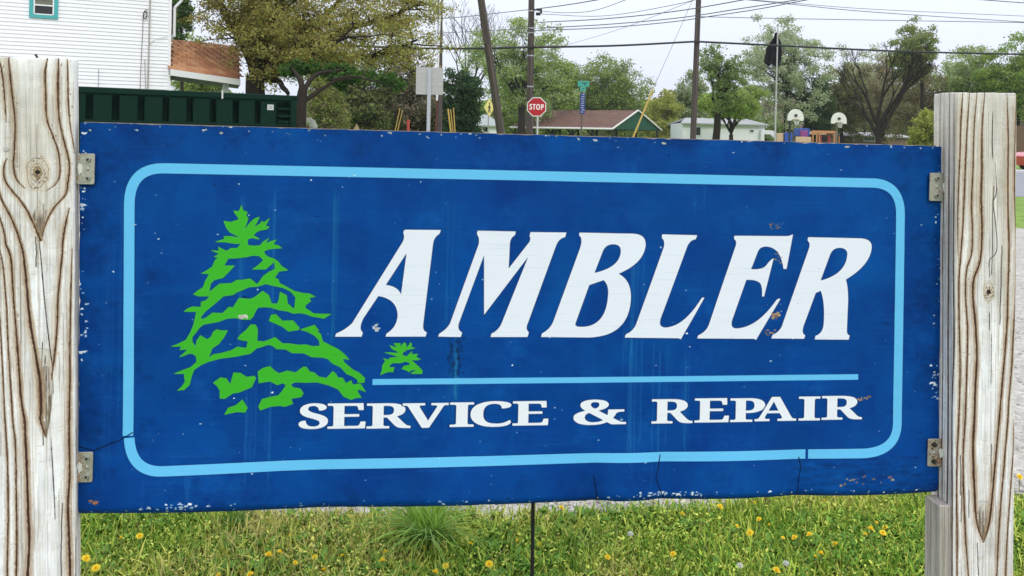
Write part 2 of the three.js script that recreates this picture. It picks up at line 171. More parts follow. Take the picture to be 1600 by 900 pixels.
  763.8, -271.7, 763.7, -214.7, 'L', 758.9, 215.6, 'Q', 757.2, 277.7, 698.6, 279.4, 'L', -49, 282.3, 'L', -706.6, 284.2, 'Q', -766.4, 283.1, -766.2, 
  217.3, 'L', -761.6, -72.5, 'L', -759.9, -217.7, 'M', -757.5, -221.3, 'Q', -752.8, -282.7, -698.6, -283.8, 'L', -477.9, -278.6, 'L', 66, -275.6, 'L', 
  566.1, -276], line: ['M', -310.1, -121.1, 'L', 87.9, -121, 'L', 676.1, -119.8], boxes: [['S', -447.8, -209.9, 54.6, 48.1], ['E', -393.2, -210.2, 71.4, 
  48.2], ['R', -319, -210.4, 83.5, 47.8], ['V', -250.3, -210.7, 87.8, 47.7], ['I', -159, -209.6, 45.6, 46.9], ['C', -118.4, -210.8, 78.4, 49.1], ['E', 
  -36, -209.4, 70.1, 47.6], ['&', 85.2, -209.8, 105.1, 49.7], ['R', 243.4, -209.1, 83.5, 47.6], ['E', 332, -208.6, 70.6, 47.9], ['P', 406.1, -208, 72.1, 
  47.3], ['A', 457.1, -207.6, 87.2, 47.9], ['I', 550.5, -207.4, 44.5, 48.1], ['R', 599.8, -206.7, 86.1, 48]]};
const signRoot = thing('sign_board', 'wide blue painted sign with white lettering and green pine emblem hung between two wooden posts', 'sign', [0.04978, 1.13487, -1.57415]);
{
  const m = new THREE.Matrix4().makeBasis(V3(0.99468, -0.00184, -0.10297).normalize(), V3(0.00239, 0.99998, 0.00525).normalize(), V3(0.10296, -0.00547, 0.99467).normalize());
  signRoot.quaternion.setFromRotationMatrix(m);
}
const X0 = -860, X1 = 860, Y0 = -372, Y1 = 372, TW = 2048, TH = Math.round(2048 * 744 / 1720), SC = TW / 1720;
const sx = x => (x - X0) * SC, sy = y => (Y1 - y) * SC;
function trace(g, p) { for (let i = 0; i < p.length;) { const c = p[i++]; if (c === 'M') { g.moveTo(sx(p[i]), sy(p[i + 1])); i += 2; } else if (c === 'L') { g.lineTo(sx(p[i]), sy(p[i + 1])); i += 2; } else if (c === 'Q') { g.quadraticCurveTo(sx(p[i]), sy(p[i + 1]), sx(p[i + 2]), sy(p[i + 3])); i += 4; } else g.closePath(); } }
function chips(g, r, n, x0, x1, y0, y1, smin, smax, cols) { for (let i = 0; i < n; i++) { const x = sx(x0 + (x1 - x0) * r()), y = sy(y0 + (y1 - y0) * r()), s = (smin + (smax - smin) * r() * r()) * SC; g.fillStyle = cols[Math.floor(r() * cols.length)]; g.beginPath(); const k = 5 + Math.floor(r() * 5), a0 = r() * 7, ex = 0.5 + r() * 1.9; for (let j = 0; j < k; j++) { const a = a0 + j / k * Math.PI * 2, q = s * (0.2 + r() * 1.0); g.lineTo(x + Math.cos(a) * q * ex, y + Math.sin(a) * q); } g.fill(); } }
const CRACKS = [[[-846, -236], [-820, -244], [-795, -233], [-775, -226], [-752, -212]], [[262, -272], [258, -300], [254, -318], [262, -340], [274, -364]], [[552, -282], [557, -300], [552, -330], [551, -364]], [[127, -310], [133, -338], [136, -364]]];
const gs = r => r() + r() + r() - 1.5;
function drawSign() {
  const [c, g] = canvas(TW, TH), r = rng(77);
  g.fillStyle = '#004492'; g.fillRect(0, 0, TW, TH);
  // uneven brushed blue: blotches and long faint streaks of chalking paint
  for (let i = 0; i < 1300; i++) { const x = r() * TW, y = r() * TH, s = 10 + r() * 70; g.globalAlpha = 0.04 + r() * 0.075; g.fillStyle = r() < 0.5 ? '#002c74' : (r() < 0.6 ? '#005cae' : '#00509c'); g.beginPath(); g.ellipse(x, y, s * (0.5 + r() * 1.4), s * (0.4 + r()), r() * 3, 0, 7); g.fill(); }
  // worn paint: ragged darker and paler islands where the top coat has chalked or gone
  for (let i = 0; i < 240; i++) { let x = r() * TW, y = r() * TH; const edge = r() < 0.55; if (edge) { const q = r(); if (q < 0.35) x = r() * r() * 190; else if (q < 0.6) x = TW - r() * r() * 150; else if (q < 0.8) y = r() * r() * 90; else y = TH - r() * r() * 150; } g.fillStyle = edge ? '#00245f' : (r() < 0.45 ? '#00307c' : '#0a63b4'); for (let b = 0; b < 46; b++) { g.globalAlpha = 0.03 + r() * 0.05; g.beginPath(); g.ellipse(x + gs(r) * 46, y + gs(r) * 34, 3 + r() * 17, 2 + r() * 9, r() * 3, 0, 7); g.fill(); } }
  for (let i = 0; i < 2600; i++) { const x = r() * TW, y = r() * TH; g.globalAlpha = 0.05 + r() * 0.09; g.fillStyle = r() < 0.5 ? '#012a78' : '#1a66b8'; g.fillRect(x, y, 8 + r() * 60, 1 + r() * 1.6); }
  g.globalAlpha = 1;
  function streaks(list) { for (const [x, yTop, yBot, w, a, col] of list) { for (let k = 0; k < 9; k++) { const xx = sx(x + (r() - 0.5) * w), l = sy(yTop - r() * 40), e = sy(yBot + r() * 90); g.globalAlpha = a * 0.7 * (0.3 + r() * 0.7); g.strokeStyle = col; g.lineWidth = 1 + r() * 5; g.beginPath(); g.moveTo(xx, l); for (let q = 1; q <= 8; q++) g.lineTo(xx + (r() - 0.5) * 3, l + (e - l) * q / 8); g.stroke(); } } g.globalAlpha = 1; }
  streaks([[-384, 260, -60, 16, 0.26, '#2a86a8'], [-166, 255, -20, 34, 0.16, '#2a80ac'], [-158, -25, -230, 26, 0.30, '#3d97b4'], [-160, 60, -40, 30, 0.16, '#3a8fb8'], [-505, 260, -330, 10, 0.2, '#2f7cba'], [-560, 240, -100, 8, 0.16, '#2f7cba'], [-760, 250, -250, 40, 0.15, '#2b74bd'], [-800, 150, -330, 24, 0.12, '#2b74bd'], [210, 160, -330, 30, 0.24, '#3c90c4'], [262, -40, -340, 44, 0.26, '#3c90c4'], [310, -60, -300, 22, 0.2, '#3c90c4'], [190, 0, -120, 20, 0.2, '#49a0c8'], [-540, -120, -330, 30, 0.22, '#3c84c0'], [-700, -270, -360, 60, 0.14, '#4a8ccc'], [640, 220, 40, 40, 0.10, '#2b74bd'], [-640, -280, -365, 30, 0.22, '#4d8fcf'], [330, 250, 200, 30, 0.15, '#3c90c4']]);
  // stains: mould-dark patches near the lower right and round the streak below the M
  for (let i = 0; i < 170; i++) { const x = sx(560 + r() * 300), y = sy(-365 + r() * 80); g.globalAlpha = 0.05 + r() * 0.16; g.fillStyle = '#04214f'; g.beginPath(); g.ellipse(x, y, 3 + r() * 26, 1 + r() * 5, 0, 0, 7); g.fill(); }
  for (let i = 0; i < 60; i++) { const x = sx(-165 + r() * 30), y = sy(-110 + r() * 80); g.globalAlpha = 0.2 + r() * 0.3; g.fillStyle = '#06264e'; g.beginPath(); g.ellipse(x, y, 1 + r() * 4, 2 + r() * 6, 0, 0, 7); g.fill(); }
  g.globalAlpha = 1;
  chips(g, r, 60, -840, 840, -340, 340, 1.2, 4, ['#032a66', '#05306f']);
  // vinyl and paint work
  g.lineJoin = 'round'; g.lineCap = 'butt';
  g.strokeStyle = '#04275f'; g.globalAlpha = 0.55; g.lineWidth = 22 * SC; g.beginPath(); trace(g, ART.border); g.stroke(); g.globalAlpha = 1;
  g.strokeStyle = '#68c2f4'; g.lineWidth = 19.2 * SC; g.beginPath(); trace(g, ART.border); g.stroke();
  g.lineWidth = 11.5 * SC; g.beginPath(); trace(g, ART.line); g.stroke();
  for (const p of ART.tree) { g.beginPath(); trace(g, p); g.strokeStyle = '#0b4a4c'; g.lineWidth = 3.2; g.stroke(); g.fillStyle = '#3fb52e'; g.fill('evenodd'); g.strokeStyle = '#6cc489'; g.globalAlpha = 0.6; g.lineWidth = 1.1; g.stroke(); g.globalAlpha = 1; }
  g.fillStyle = '#e9eefb';
  for (const p of ART.letters) { g.beginPath(); trace(g, p); g.strokeStyle = '#0a2c66'; g.lineWidth = 3.4; g.stroke(); g.fill('evenodd'); }
  g.font = 'bold 200px serif'; g.textBaseline = 'alphabetic';
  for (const [ch, x, y, w, h] of ART.boxes) {
    const mt = g.measureText(ch), bw = mt.actualBoundingBoxRight + mt.actualBoundingBoxLeft, bh = mt.actualBoundingBoxAscent + mt.actualBoundingBoxDescent;
    g.save(); g.translate(sx(x), sy(y)); g.scale(w * SC / bw, h * SC / bh); g.translate(mt.actualBoundingBoxLeft, -mt.actualBoundingBoxDescent);
    g.strokeStyle = '#0a2c66'; g.lineWidth = 11; g.strokeText(ch, 0, 0); g.fillStyle = '#eef2fb'; g.fillText(ch, 0, 0); g.strokeStyle = '#eef2fb'; g.lineWidth = 3; g.strokeText(ch, 0, 0); g.restore();
  }
  // faint horizontal scan of brush marks over everything
  for (let i = 0; i < 1400; i++) { g.globalAlpha = 0.03 + r() * 0.05; g.fillStyle = r() < 0.5 ? '#001a50' : '#a9cdf0'; g.fillRect(r() * TW, r() * TH, 20 + r() * 120, 1); }
  g.globalAlpha = 1;
  // paint flakes and chips
  const W = ['#dfe6ee', '#c9d3df', '#f2f5f8', '#9fb6d4'];
  chips(g, r, 210, -830, 830, -345, 345, 0.6, 2.4, W);
  chips(g, r, 34, -858, -846, 200, 366, 1, 5, W); chips(g, r, 12, -854, -844, 40, 240, 1, 4, W); chips(g, r, 14, -850, -836, -80, 30, 1.5, 7, W);
  chips(g, r, 110, -850, 845, 352, 372, 1, 5, ['#c8c4b8', '#dcdcd8', '#8d8a80', '#b9b2a2']);
  chips(g, r, 26, 836, 850, -30, 340, 0.8, 3.4, W); chips(g, r, 30, 834, 852, -170, -95, 1.2, 6, W);
  chips(g, r, 120, -840, 850, -362, -346, 0.8, 3.6, [...W, '#d7cfc0', '#1b2b47', '#0a2a5a']);
  chips(g, r, 50, 200, 380, -352, -345, 1, 5, W); chips(g, r, 26, -740, -600, -355, -342, 1.5, 7, W);
  const peel = ['#a98262', '#a08a78', '#bb9c74', '#86635a', '#6d5f5c'];
  chips(g, r, 22, 480, 508, 182, 194, 0.8, 3.6, [...peel, '#c9c2bb', '#3b3f55']); chips(g, r, 20, 490, 506, 114, 136, 0.8, 3.6, [...peel, '#8f7b86']); chips(g, r, 9, 488, 502, 0, 11, 3, 7, peel); chips(g, r, 10, 476, 496, -38, -22, 1, 4, peel); chips(g, r, 6, -836, -806, -344, -336, 2, 6, ['#8e5d48', '#a56d50', '#6f5a50']); chips(g, r, 8, 680, 700, -168, -160, 2, 5, peel); chips(g, r, 12, 640, 760, -340, -320, 2, 6, peel);
  chips(g, r, 3, -312, -302, -20, -12, 5, 8, ['#d9dde2', '#b8bdc4']); chips(g, r, 3, -556, -548, 4, 10, 4, 6, ['#d9d4d0', '#bdb5b0']);
  // cracks in the skin
  for (const k of CRACKS) { g.strokeStyle = '#04142e'; g.lineCap = 'round'; g.lineWidth = 2.2; g.beginPath(); k.forEach(([x, y], i) => i ? g.lineTo(sx(x), sy(y)) : g.moveTo(sx(x), sy(y))); g.stroke(); }
  return ctex(c);
}
{
  const [TL, TR, BR, BL] = ART.corners.map(([x, y]) => [x / 1000, y / 1000]);
  const NX = 172, NY = 148, T = 0.017, pos = [], uv = [], idx = [];
  // how far the skin stands off the flat board: it has buckled along the lower edge between the splits
  const splits = [-0.86, -0.40, 0.132, 0.266, 0.552, 0.86];
  const relief = (x, y) => {
    let z = 0.0012 * (fbm(x * 4 + 3, y * 5 + 7, 31) - 0.5) * 2;
    const t = Math.max(0, (-0.20 - y) / 0.165);
    let s = 0; for (let i = 0; i < splits.length - 1; i++) if (x >= splits[i] && x < splits[i + 1]) s = Math.sin(Math.PI * (x - splits[i]) / (splits[i + 1] - splits[i]));
    z += t * t * (3 - 2 * Math.min(1, t)) * (0.002 + 0.009 * s);
    const dn = Math.max(0, (-0.349 - y) / 0.015); z -= 0.010 * dn * dn;
    const c = Math.max(0, 1 - Math.hypot(x + 0.80, y + 0.26) / 0.12); z += 0.002 * c * c;
    return z;
  };
  const edgeRag = (t, s) => 0.0022 * (fbm(t * 40, s, 41) - 0.5) + 0.003 * Math.max(0, vnoise(t * 60, s * 3.1, 44) - 0.72) * 3;
  for (let j = 0; j <= NY; j++) for (let i = 0; i <= NX; i++) {
    const u = i / NX, v = j / NY;
    let x = (BL[0] * (1 - u) + BR[0] * u) * (1 - v) + (TL[0] * (1 - u) + TR[0] * u) * v, y = (BL[1] * (1 - u) + BR[1] * u) * (1 - v) + (TL[1] * (1 - u) + TR[1] * u) * v;
    if (j === NY) y -= edgeRag(u * 1.7, 1) + 0.001; if (j === 0) y += edgeRag(u * 1.7, 2); if (i === 0) x += edgeRag(v * 0.7, 3); if (i === NX) x -= edgeRag(v * 0.7, 4);
    pos.push(x, y, relief(x, y)); uv.push((x * 1000 - X0) / 1720, (y * 1000 - Y0) / 744);
  }
  for (let j = 0; j < NY; j++) for (let i = 0; i < NX; i++) { const a = j * (NX + 1) + i, b = a + 1, c = a + NX + 1, d = c + 1; idx.push(a, b, d, a, d, c); }
  const g = new THREE.BufferGeometry(); g.setAttribute('position', new THREE.Float32BufferAttribute(pos, 3)); g.setAttribute('uv', new THREE.Float32BufferAttribute(uv, 2)); g.setIndex(idx); g.computeVertexNormals();
  const face = mesh('painted_face', g, new THREE.MeshPhysicalMaterial({ map: drawSign(), roughness: 0.6, specularIntensity: 0.22, side: THREE.DoubleSide }), signRoot);
  face.userData.label = 'buckled blue face painted with white letters and pale blue border';
  // board behind the skin, with raw weathered edges
  const rim = [], ri = []; const ring = []; for (let i = 0; i <= NX; i++) ring.push(i); for (let j = 1; j <= NY; j++) ring.push(j * (NX + 1) + NX); for (let i = NX - 1; i >= 0; i--) ring.push(NY * (NX + 1) + i); for (let j = NY - 1; j >= 0; j--) ring.push(j * (NX + 1));
  for (const k of ring) { rim.push(pos[k * 3], pos[k * 3 + 1], pos[k * 3 + 2] - 0.0006, pos[k * 3], pos[k * 3 + 1], -T); }
  for (let i = 0; i < ring.length - 1; i++) { const a = i * 2; ri.push(a, a + 1, a + 2, a + 1, a + 3, a + 2); }
  const eg = new THREE.BufferGeometry(); eg.setAttribute('position', new THREE.Float32BufferAttribute(rim, 3)); eg.setIndex(ri); eg.computeVertexNormals();
  mesh('board_edge', eg, std(lin(0.30, 0.27, 0.23), 0.95), signRoot);
  mesh('board_back', quadGeo([V3(BR[0], BR[1], -T), V3(BL[0], BL[1], -T), V3(TL[0], TL[1], -T), V3(TR[0], TR[1], -T)]), std(lin(0.22, 0.19, 0.15), 0.95), signRoot);
}

// ---------------------------------------------------------------- posts
const POSTS = {left: [[3, 2, 3.2, 5.5, 7.9, 26.6, 11.4, 65.2, 14.7, 119.3], [4, 3, 17.9, -2.7, 20.3, 26.2, 23.1, 64.9, 27.3, 103.5, 27.9, 134.5, 26.2, 169.4, 25.4, 
  196.6, 29.7, 219.8, 42.5, 237], [4, 2, 80.3, -4.7, 75.7, 24.5, 76.3, 63.4, 78.7, 113.9, 87.1, 140.9, 96.2, 171.9, 97.9, 214.7, 90.4, 230.4, 75.6, 
  242.4], [4, 4, 97.6, -5.3, 96.8, 23.9, 95.9, 62.8, 98.2, 113.4, 105.5, 152.2, 113.9, 194.9, 111.5, 226.2, 107, 249.7, 88.4, 273.3, 75.4, 300.8, 67.8, 
  332], [2.5, 1.5, 111.7, -1.9, 112.2, 54.6, 112.5, 78, 115, 120.8, 120.4, 155.8, 124, 175.2], [2.5, 5, 16, 181.2, 11.5, 192.9, 12, 220.1, 22.3, 239.3, 
  40.5, 266.2, 53.2, 293.2, 60.5, 312.6, 67.8, 332, 67.8, 332], [2, 8, 0.4, 57.7, -1, 123.5, -0.1, 162.2, 0.4, 220.3, 5.7, 251.2, 22, 289.7, 31.1, 
  316.8, 35.8, 334.3, 40.1, 355.6, 45.4, 413.9, 50.6, 480.1, 57.8, 530.9, 64.9, 585.5, 66.5, 640.3, 65.1, 653.3, 73.6, 688], [3, 7.5, -3.5, 259, 3.8, 
  286.1, 11, 317, 13.1, 334.4, 19.9, 355.7, 24.3, 429.5, 28.5, 495.7, 31.9, 554.1, 35.3, 616.5, 40.7, 659.4, 40.9, 671.1, 44.1, 744, 45.4, 820.6, 46.9, 
  871.8, 43.2, 942.8, 41.2, 1017.7, 37.1, 1163.7], [2, 4, -1.9, 324.9, 7.1, 363.6, 12.2, 429.6, 15.5, 507.3, 18.9, 585.1, 22.3, 659.2, 25.4, 689.1, 
  26.7, 780.1, 27.3, 871.2, 26, 942.3, 23.3, 1163.1], [2, 3.5, -3.9, 371.4, 1.2, 449, 6.2, 546.1, 9.4, 643.4, 13.2, 725.2, 13.8, 834.4, 12.3, 941.8, 
  9.6, 1162.4], [4, 4, 113.6, 273, 106.8, 304.3, 102.2, 335.6, 101, 363, 95.1, 429.4, 91.8, 507.6, 87.2, 554.5, 83.4, 585.7], [3, 7, 117.8, 347.2, 
  115.5, 429.4, 113.2, 546.8, 113, 605.6, 112.6, 617.3, 111.6, 690.5, 112, 763.7, 109.4, 815, 110.9, 873.6, 112.4, 945.2, 113.2, 1167.5]], lcr: [[1, 1, 
  64.2, 316.5, 69.5, 390.5, 75.7, 468.5, 81.8, 531, 85.3, 562.3], [0.8, 0.8, 82.2, 690, 86.3, 781.5, 88.4, 843.7]], wedge: [56, 523, 81.8, 531, 85.3, 
  562.3, 87, 609.2, 85, 617, 80.6, 660.8, 74.6, 691.7, 65.1, 653.3, 61.8, 616.8], wedge2: [54.4, 285.5, 59.6, 271.8, 64.8, 260, 69.9, 263.8, 78.1, 
  275.4, 74.2, 296.9, 68.2, 328.1, 75.2, 314.4, 67.9, 330.1, 61.6, 316.5], right: [[4, 3, 10.3, 0.3, 6.6, 58.4, 5, 128.2, 2.3, 198, 0.9, 252.3, 2.3, 
  329.9], [4, 4.5, 24.8, -2.1, 21.1, 58.1, 17.5, 135.7, 14.8, 213.3, 12.3, 271.6, 8.5, 325.9, 4.8, 375.1, 5.4, 452.8, 8, 534.5, 8.3, 588.9, 6.4, 662.9, 
  3.3, 734.4, 3.1, 828.2, 4.5, 903.3, 5, 978.5, 7.8, 1204.4], [4, 4.5, 41.4, -2.5, 35.6, 65.5, 33.4, 154.8, 30.6, 228.6, 33.1, 275.2, 31.3, 325.8, 21.2, 
  359.5, 19.6, 413.9, 24.2, 480.1, 23.8, 534.6, 21.8, 608.5, 20.1, 663.1, 16.5, 734.7, 19.1, 828.6, 22.9, 903.9, 29, 979.3, 33.9, 1205.7], [5, 8, 58, 
  -3, 52.4, 76.8, 53, 154.5, 51.3, 212.8, 53.8, 271.1, 52.1, 325.6, 48.2, 347.7, 36.7, 378.9, 35.3, 413.9, 40.7, 464.5, 44.6, 534.7, 41.7, 597.1, 40.1, 
  663.4, 37.5, 716.3, 40.9, 799.1, 47.5, 874.5, 61.8, 914.5], [3, 7, 106.9, -2.4, 108.7, 75.5, 109.8, 212, 112.7, 325.2, 111.2, 394.2, 109.7, 472.5, 
  105.9, 531.2, 100.1, 597.6, 94.4, 664.1, 84.9, 766.1, 79.3, 822.6, 71.7, 882.7, 61.8, 914.5], [3, 4.5, 129.1, -3, 124.6, 75.1, 124.1, 172.7, 126.9, 
  250.8, 129.5, 325.1, 128.1, 413.8, 124.4, 480.3, 121.6, 550.8, 115.1, 629.1, 113.3, 664.4, 106.9, 736.4, 99.5, 830.6, 94.2, 924.9, 91.7, 981.5, 88.2, 
  1208.3], [2, 4, 126.5, 665, 126.1, 717.9, 119.6, 812.2, 114.3, 906.6, 110.8, 982.2, 106.5, 1209.2]], rcr: [[1, 1.2, 75.8, 37.3, 74.6, 95.7, 75.7, 
  134.6], [1, 1, 82, 142.3, 83.8, 208.4, 78.4, 220.2, 82.9, 259.1, 84.7, 325.4, 71, 339.8, 71.3, 374.9], [1.2, 0.8, 71.8, 445.1, 72.1, 484.1], [0.6, 
  0.6, 76.3, 488, 75, 597.4]], rw: [45.3, 844.3, 51.2, 829.4, 71.3, 829.9, 77.3, 837.6, 71.7, 882.7, 61.8, 914.5, 50.8, 882.1]};
const PL = 1620;                                                 // millimetres of post drawn from its top down
function grainLine(g, p, ox, k, col, wk, r, jitter = 0.5) {
  const w0 = p[0], w1 = p[1], pts = []; for (let i = 2; i < p.length; i += 2) pts.push([p[i], p[i + 1]]);
  const curve = new THREE.CatmullRomCurve3(pts.map(q => V3(q[0], q[1], 0)), false, 'centripetal'); const n = Math.max(20, Math.round(curve.getLength() / 4));
  g.fillStyle = col; const L = [], Rr = [];
  for (let i = 0; i <= n; i++) { const t = i / n, q = curve.getPoint(t), w = (w0 + (w1 - w0) * t) * wk * (0.8 + 0.5 * fbm(t * n * 0.16, ox, 61)) * Math.min(1, 6 * t + 0.25, 6 * (1 - t) + 0.25); L.push([(q.x - w / 2 + (r() - 0.5) * jitter) * k + ox, q.y * k]); Rr.push([(q.x + w / 2 + (r() - 0.5) * jitter * 0.6) * k + ox, q.y * k]); }
  g.beginPath(); L.forEach((q, i) => i ? g.lineTo(...q) : g.moveTo(...q)); Rr.reverse().forEach(q => g.lineTo(...q)); g.closePath(); g.fill();
}
function postTexture(width, lines, cracks, wedges, knots, seed, sideLines, bleach) {
  const k = 2048 / PL, cw = Math.ceil(width * k), r = rng(seed), N = 1024, [c, g] = canvas(N, 2048), [cb, gb] = canvas(N, 2048);
  gb.fillStyle = '#b0b0b0'; gb.fillRect(0, 0, N, 2048);
  for (let y = 0; y < 2048; y += 4) for (let x = 0; x < N; x += 4) {  // silvered wood: tan where the weather has not reached, white where it has bleached
    const mm = y / k, b = Math.min(1, Math.max(0, bleach(mm) + (fbm(x * 0.012, y * 0.004, seed) - 0.5) * 1.3)), n = fbm(x * 0.06, y * 0.008, seed + 3) - 0.5, m = fbm(x * 0.02, y * 0.05, seed + 5) - 0.5;
    const A = [198, 189, 177], B = [247, 248, 252]; const q = i => Math.round(A[i] + (B[i] - A[i]) * b + n * 46 + m * 26);
    g.fillStyle = `rgb(${q(0)},${q(1)},${q(2)})`; g.fillRect(x, y, 4, 4);
  }
  for (let i = 0; i < 5200; i++) { const x = r() * N, y = r() * 2048, l = 20 + r() * 150; g.globalAlpha = 0.10 + r() * 0.20; gb.globalAlpha = 0.3; gb.fillStyle = r() < 0.5 ? '#d0d0d0' : '#8a8a8a'; gb.fillRect(x, y, 1.2, l); g.fillStyle = ['#8d7558', '#f4f2ee', '#b9a58c', '#ffffff', '#a79c90', '#6d5a47'][Math.floor(r() * 6)]; g.fillRect(x, y, 0.8 + r() * 1.6, l); }
  for (let i = 0; i < 9000; i++) { const x = r() * N, y = r() * 2048; if (fbm(x * 0.02, y * 0.01, seed + 9) < 0.42) continue; g.globalAlpha = 0.12 + r() * 0.26; g.fillStyle = r() < 0.55 ? '#fbfaf8' : (r() < 0.6 ? '#9a8872' : '#c9beb0'); g.fillRect(x, y, 2 + r() * 14, 1 + r() * 1.3); gb.globalAlpha = 0.12; gb.fillStyle = r() < 0.5 ? '#d8d8d8' : '#888'; gb.fillRect(x, y, 3 + r() * 22, 1.5); }
  // long fine fibres and drying checks, following the length of the timber
  for (let i = 0; i < 2600; i++) { let x = r() * N; const y = r() * 2048, l = 40 + r() * 380, dk = r() < 0.6; g.globalAlpha = dk ? 0.16 + r() * 0.3 : 0.3 + r() * 0.3; g.strokeStyle = dk ? ['#7b6047', '#5c4634', '#8f7d6a', '#6f6a66'][Math.floor(r() * 4)] : '#fdfcfa'; g.lineWidth = 0.5 + r() * 1.0; g.beginPath(); for (let q = 0; q <= 8; q++) { x += (r() - 0.5) * 1.6; g.lineTo(x, y + l * q / 8); } g.stroke(); if (dk && r() < 0.3) { gb.globalAlpha = 0.7; gb.fillStyle = '#606060'; gb.fillRect(x, y, 1.2, l); } }
  for (let i = 0; i < 70; i++) { const x = r() * N, y = r() * 2048; g.fillStyle = r() < 0.5 ? '#8b8884' : '#9a8466'; for (let b = 0; b < 26; b++) { g.globalAlpha = 0.05 + r() * 0.09; g.fillRect(x + (r() - 0.5) * 50, y + (r() - 0.5) * 120, 1 + r() * 5, 6 + r() * 46); } }
  for (let i = 0; i < 60; i++) { let x = r() * N; const y = r() * 2048, l = 40 + r() * 200; g.globalAlpha = 0.85; g.strokeStyle = '#241811'; gb.globalAlpha = 1; gb.strokeStyle = '#101010'; g.lineWidth = gb.lineWidth = 0.8 + r() * 0.9; g.beginPath(); gb.beginPath(); for (let q = 0; q <= 10; q++) { x += (r() - 0.5) * 2.4; g.lineTo(x, y + l * q / 10); gb.lineTo(x, y + l * q / 10); } g.stroke(); gb.stroke(); }
  g.globalAlpha = gb.globalAlpha = 1;
  g.save(); g.beginPath(); g.rect(0, 0, cw, 2048); g.clip();
  for (const w of wedges) { const P = (gg, col, a) => { gg.globalAlpha = a; gg.fillStyle = col; gg.beginPath(); for (let i = 0; i < w.length; i += 2) gg.lineTo(w[i] * k, w[i + 1] * k); gg.closePath(); gg.fill(); gg.globalAlpha = 1; }; P(g, '#9b8c78', 0.22); P(gb, '#808080', 0.8); g.save(); g.beginPath(); for (let i = 0; i < w.length; i += 2) g.lineTo(w[i] * k, w[i + 1] * k); g.closePath(); g.clip(); let bx0 = 1e9, bx1 = 0, by0 = 1e9, by1 = 0; for (let i = 0; i < w.length; i += 2) { bx0 = Math.min(bx0, w[i]); bx1 = Math.max(bx1, w[i]); by0 = Math.min(by0, w[i + 1]); by1 = Math.max(by1, w[i + 1]); } for (let i = 0; i < 300; i++) { g.globalAlpha = 0.2 + r() * 0.4; g.fillStyle = ['#5d5042', '#78695a', '#483b2e', '#a39684'][Math.floor(r() * 4)]; g.fillRect((bx0 + (bx1 - bx0) * r()) * k, (by0 + (by1 - by0) * (0.05 + 0.95 * Math.sqrt(r()))) * k, 1 + r() * 2, 8 + r() * 50); } g.restore(); g.globalAlpha = 1; }
  for (const [x, y, rx, ry, hole] of knots) {
    for (let q = 6; q >= 1; q--) { g.strokeStyle = q % 2 ? '#a08a6c' : '#c9b79c'; g.globalAlpha = 0.75; g.lineWidth = 1.5 + r() * 2; g.beginPath(); for (let a = 0; a <= 40; a++) { const t = a / 40 * Math.PI * 2, s = q / 6 * (1 + 0.34 * (vnoise(Math.cos(t) * 1.6 + 4, Math.sin(t) * 1.6 + q * 0.35, seed) - 0.5) + 0.10 * (vnoise(Math.cos(t) * 7, Math.sin(t) * 7 + q, seed + 1) - 0.5)); g.lineTo((x + Math.cos(t) * rx * s) * k, (y + Math.sin(t) * ry * s) * k); } g.stroke(); }
    g.globalAlpha = 0.8; g.fillStyle = '#8a7452'; g.beginPath(); g.ellipse(x * k, y * k, rx * 0.34 * k, ry * 0.34 * k, 0, 0, 7); g.fill();
    for (let i = 0; i < 90; i++) { const t = r() * 7, s = r() * 1.7; g.fillStyle = r() < 0.5 ? '#3c2d1f' : '#d8ccb8'; g.globalAlpha = 0.6; g.fillRect((x + Math.cos(t) * rx * 0.5 * s) * k, (y + Math.sin(t) * ry * 0.5 * s) * k, 1 + r() * 4, 1 + r() * 3); }
    g.globalAlpha = 1; g.fillStyle = '#1d140d'; g.beginPath(); g.ellipse(x * k, y * k, hole * k, hole * 1.1 * k, 0, 0, 7); g.fill(); gb.fillStyle = '#303030'; gb.beginPath(); gb.ellipse(x * k, y * k, hole * k, hole * k, 0, 0, 7); gb.fill();
  }
  for (const p of lines) { const q = p.slice(); for (let i = 2; i < q.length; i += 2) q[i] -= p[0] * 0.9; g.globalAlpha = 0.28; grainLine(g, q, 0, k, '#b39a7c', 2.6, r, 2.2); g.globalAlpha = 0.4; grainLine(g, p, 0, k, '#a98562', 1.9, r, 1.6); for (let j = 0; j < 40; j++) { const i = 2 + 2 * Math.floor(r() * (p.length / 2 - 2)), t = r(), x = p[i] + (p[i + 2] - p[i]) * t, y = p[i + 1] + (p[i + 3] - p[i + 1]) * t; g.globalAlpha = 0.35 + r() * 0.4; g.fillStyle = r() < 0.5 ? '#f3f0ec' : (r() < 0.5 ? '#7c5d42' : '#c7b59d'); g.fillRect((x + (r() - 0.4) * 8) * k, y * k, 1 + r() * 2.5, 1 + r() * 5); } g.globalAlpha = 0.92; grainLine(g, p, 0, k, '#5f3d27', 0.66, r, 1.3); g.globalAlpha = 0.85; grainLine(g, p, 0, k, '#2a190c', 0.34, r, 1.1); g.globalAlpha = 1; grainLine(gb, p, 0, k, '#707070', 1.1, r); }
  for (const p of cracks) { grainLine(g, p, 0, k, '#1b120c', 1, r); grainLine(gb, p, 0, k, '#202020', 1.2, r); }
  g.restore();
  for (const [x, w, dx] of sideLines) { const p = [w, w * 1.1]; for (let y = -10; y <= 1700; y += 90) p.push(x / k + dx * (y / 1600) + 5 * (vnoise(y * 0.006, x, seed) - 0.5), y); g.globalAlpha = 0.9; grainLine(g, p, 0, k, '#6a4c36', 1, r); g.globalAlpha = 0.5; grainLine(g, p, 0, k, '#3a271b', 0.4, r); g.globalAlpha = 1; grainLine(gb, p, 0, k, '#707070', 1.1, r); }
  return [ctex(c), ctex(cb, false), cw];
}
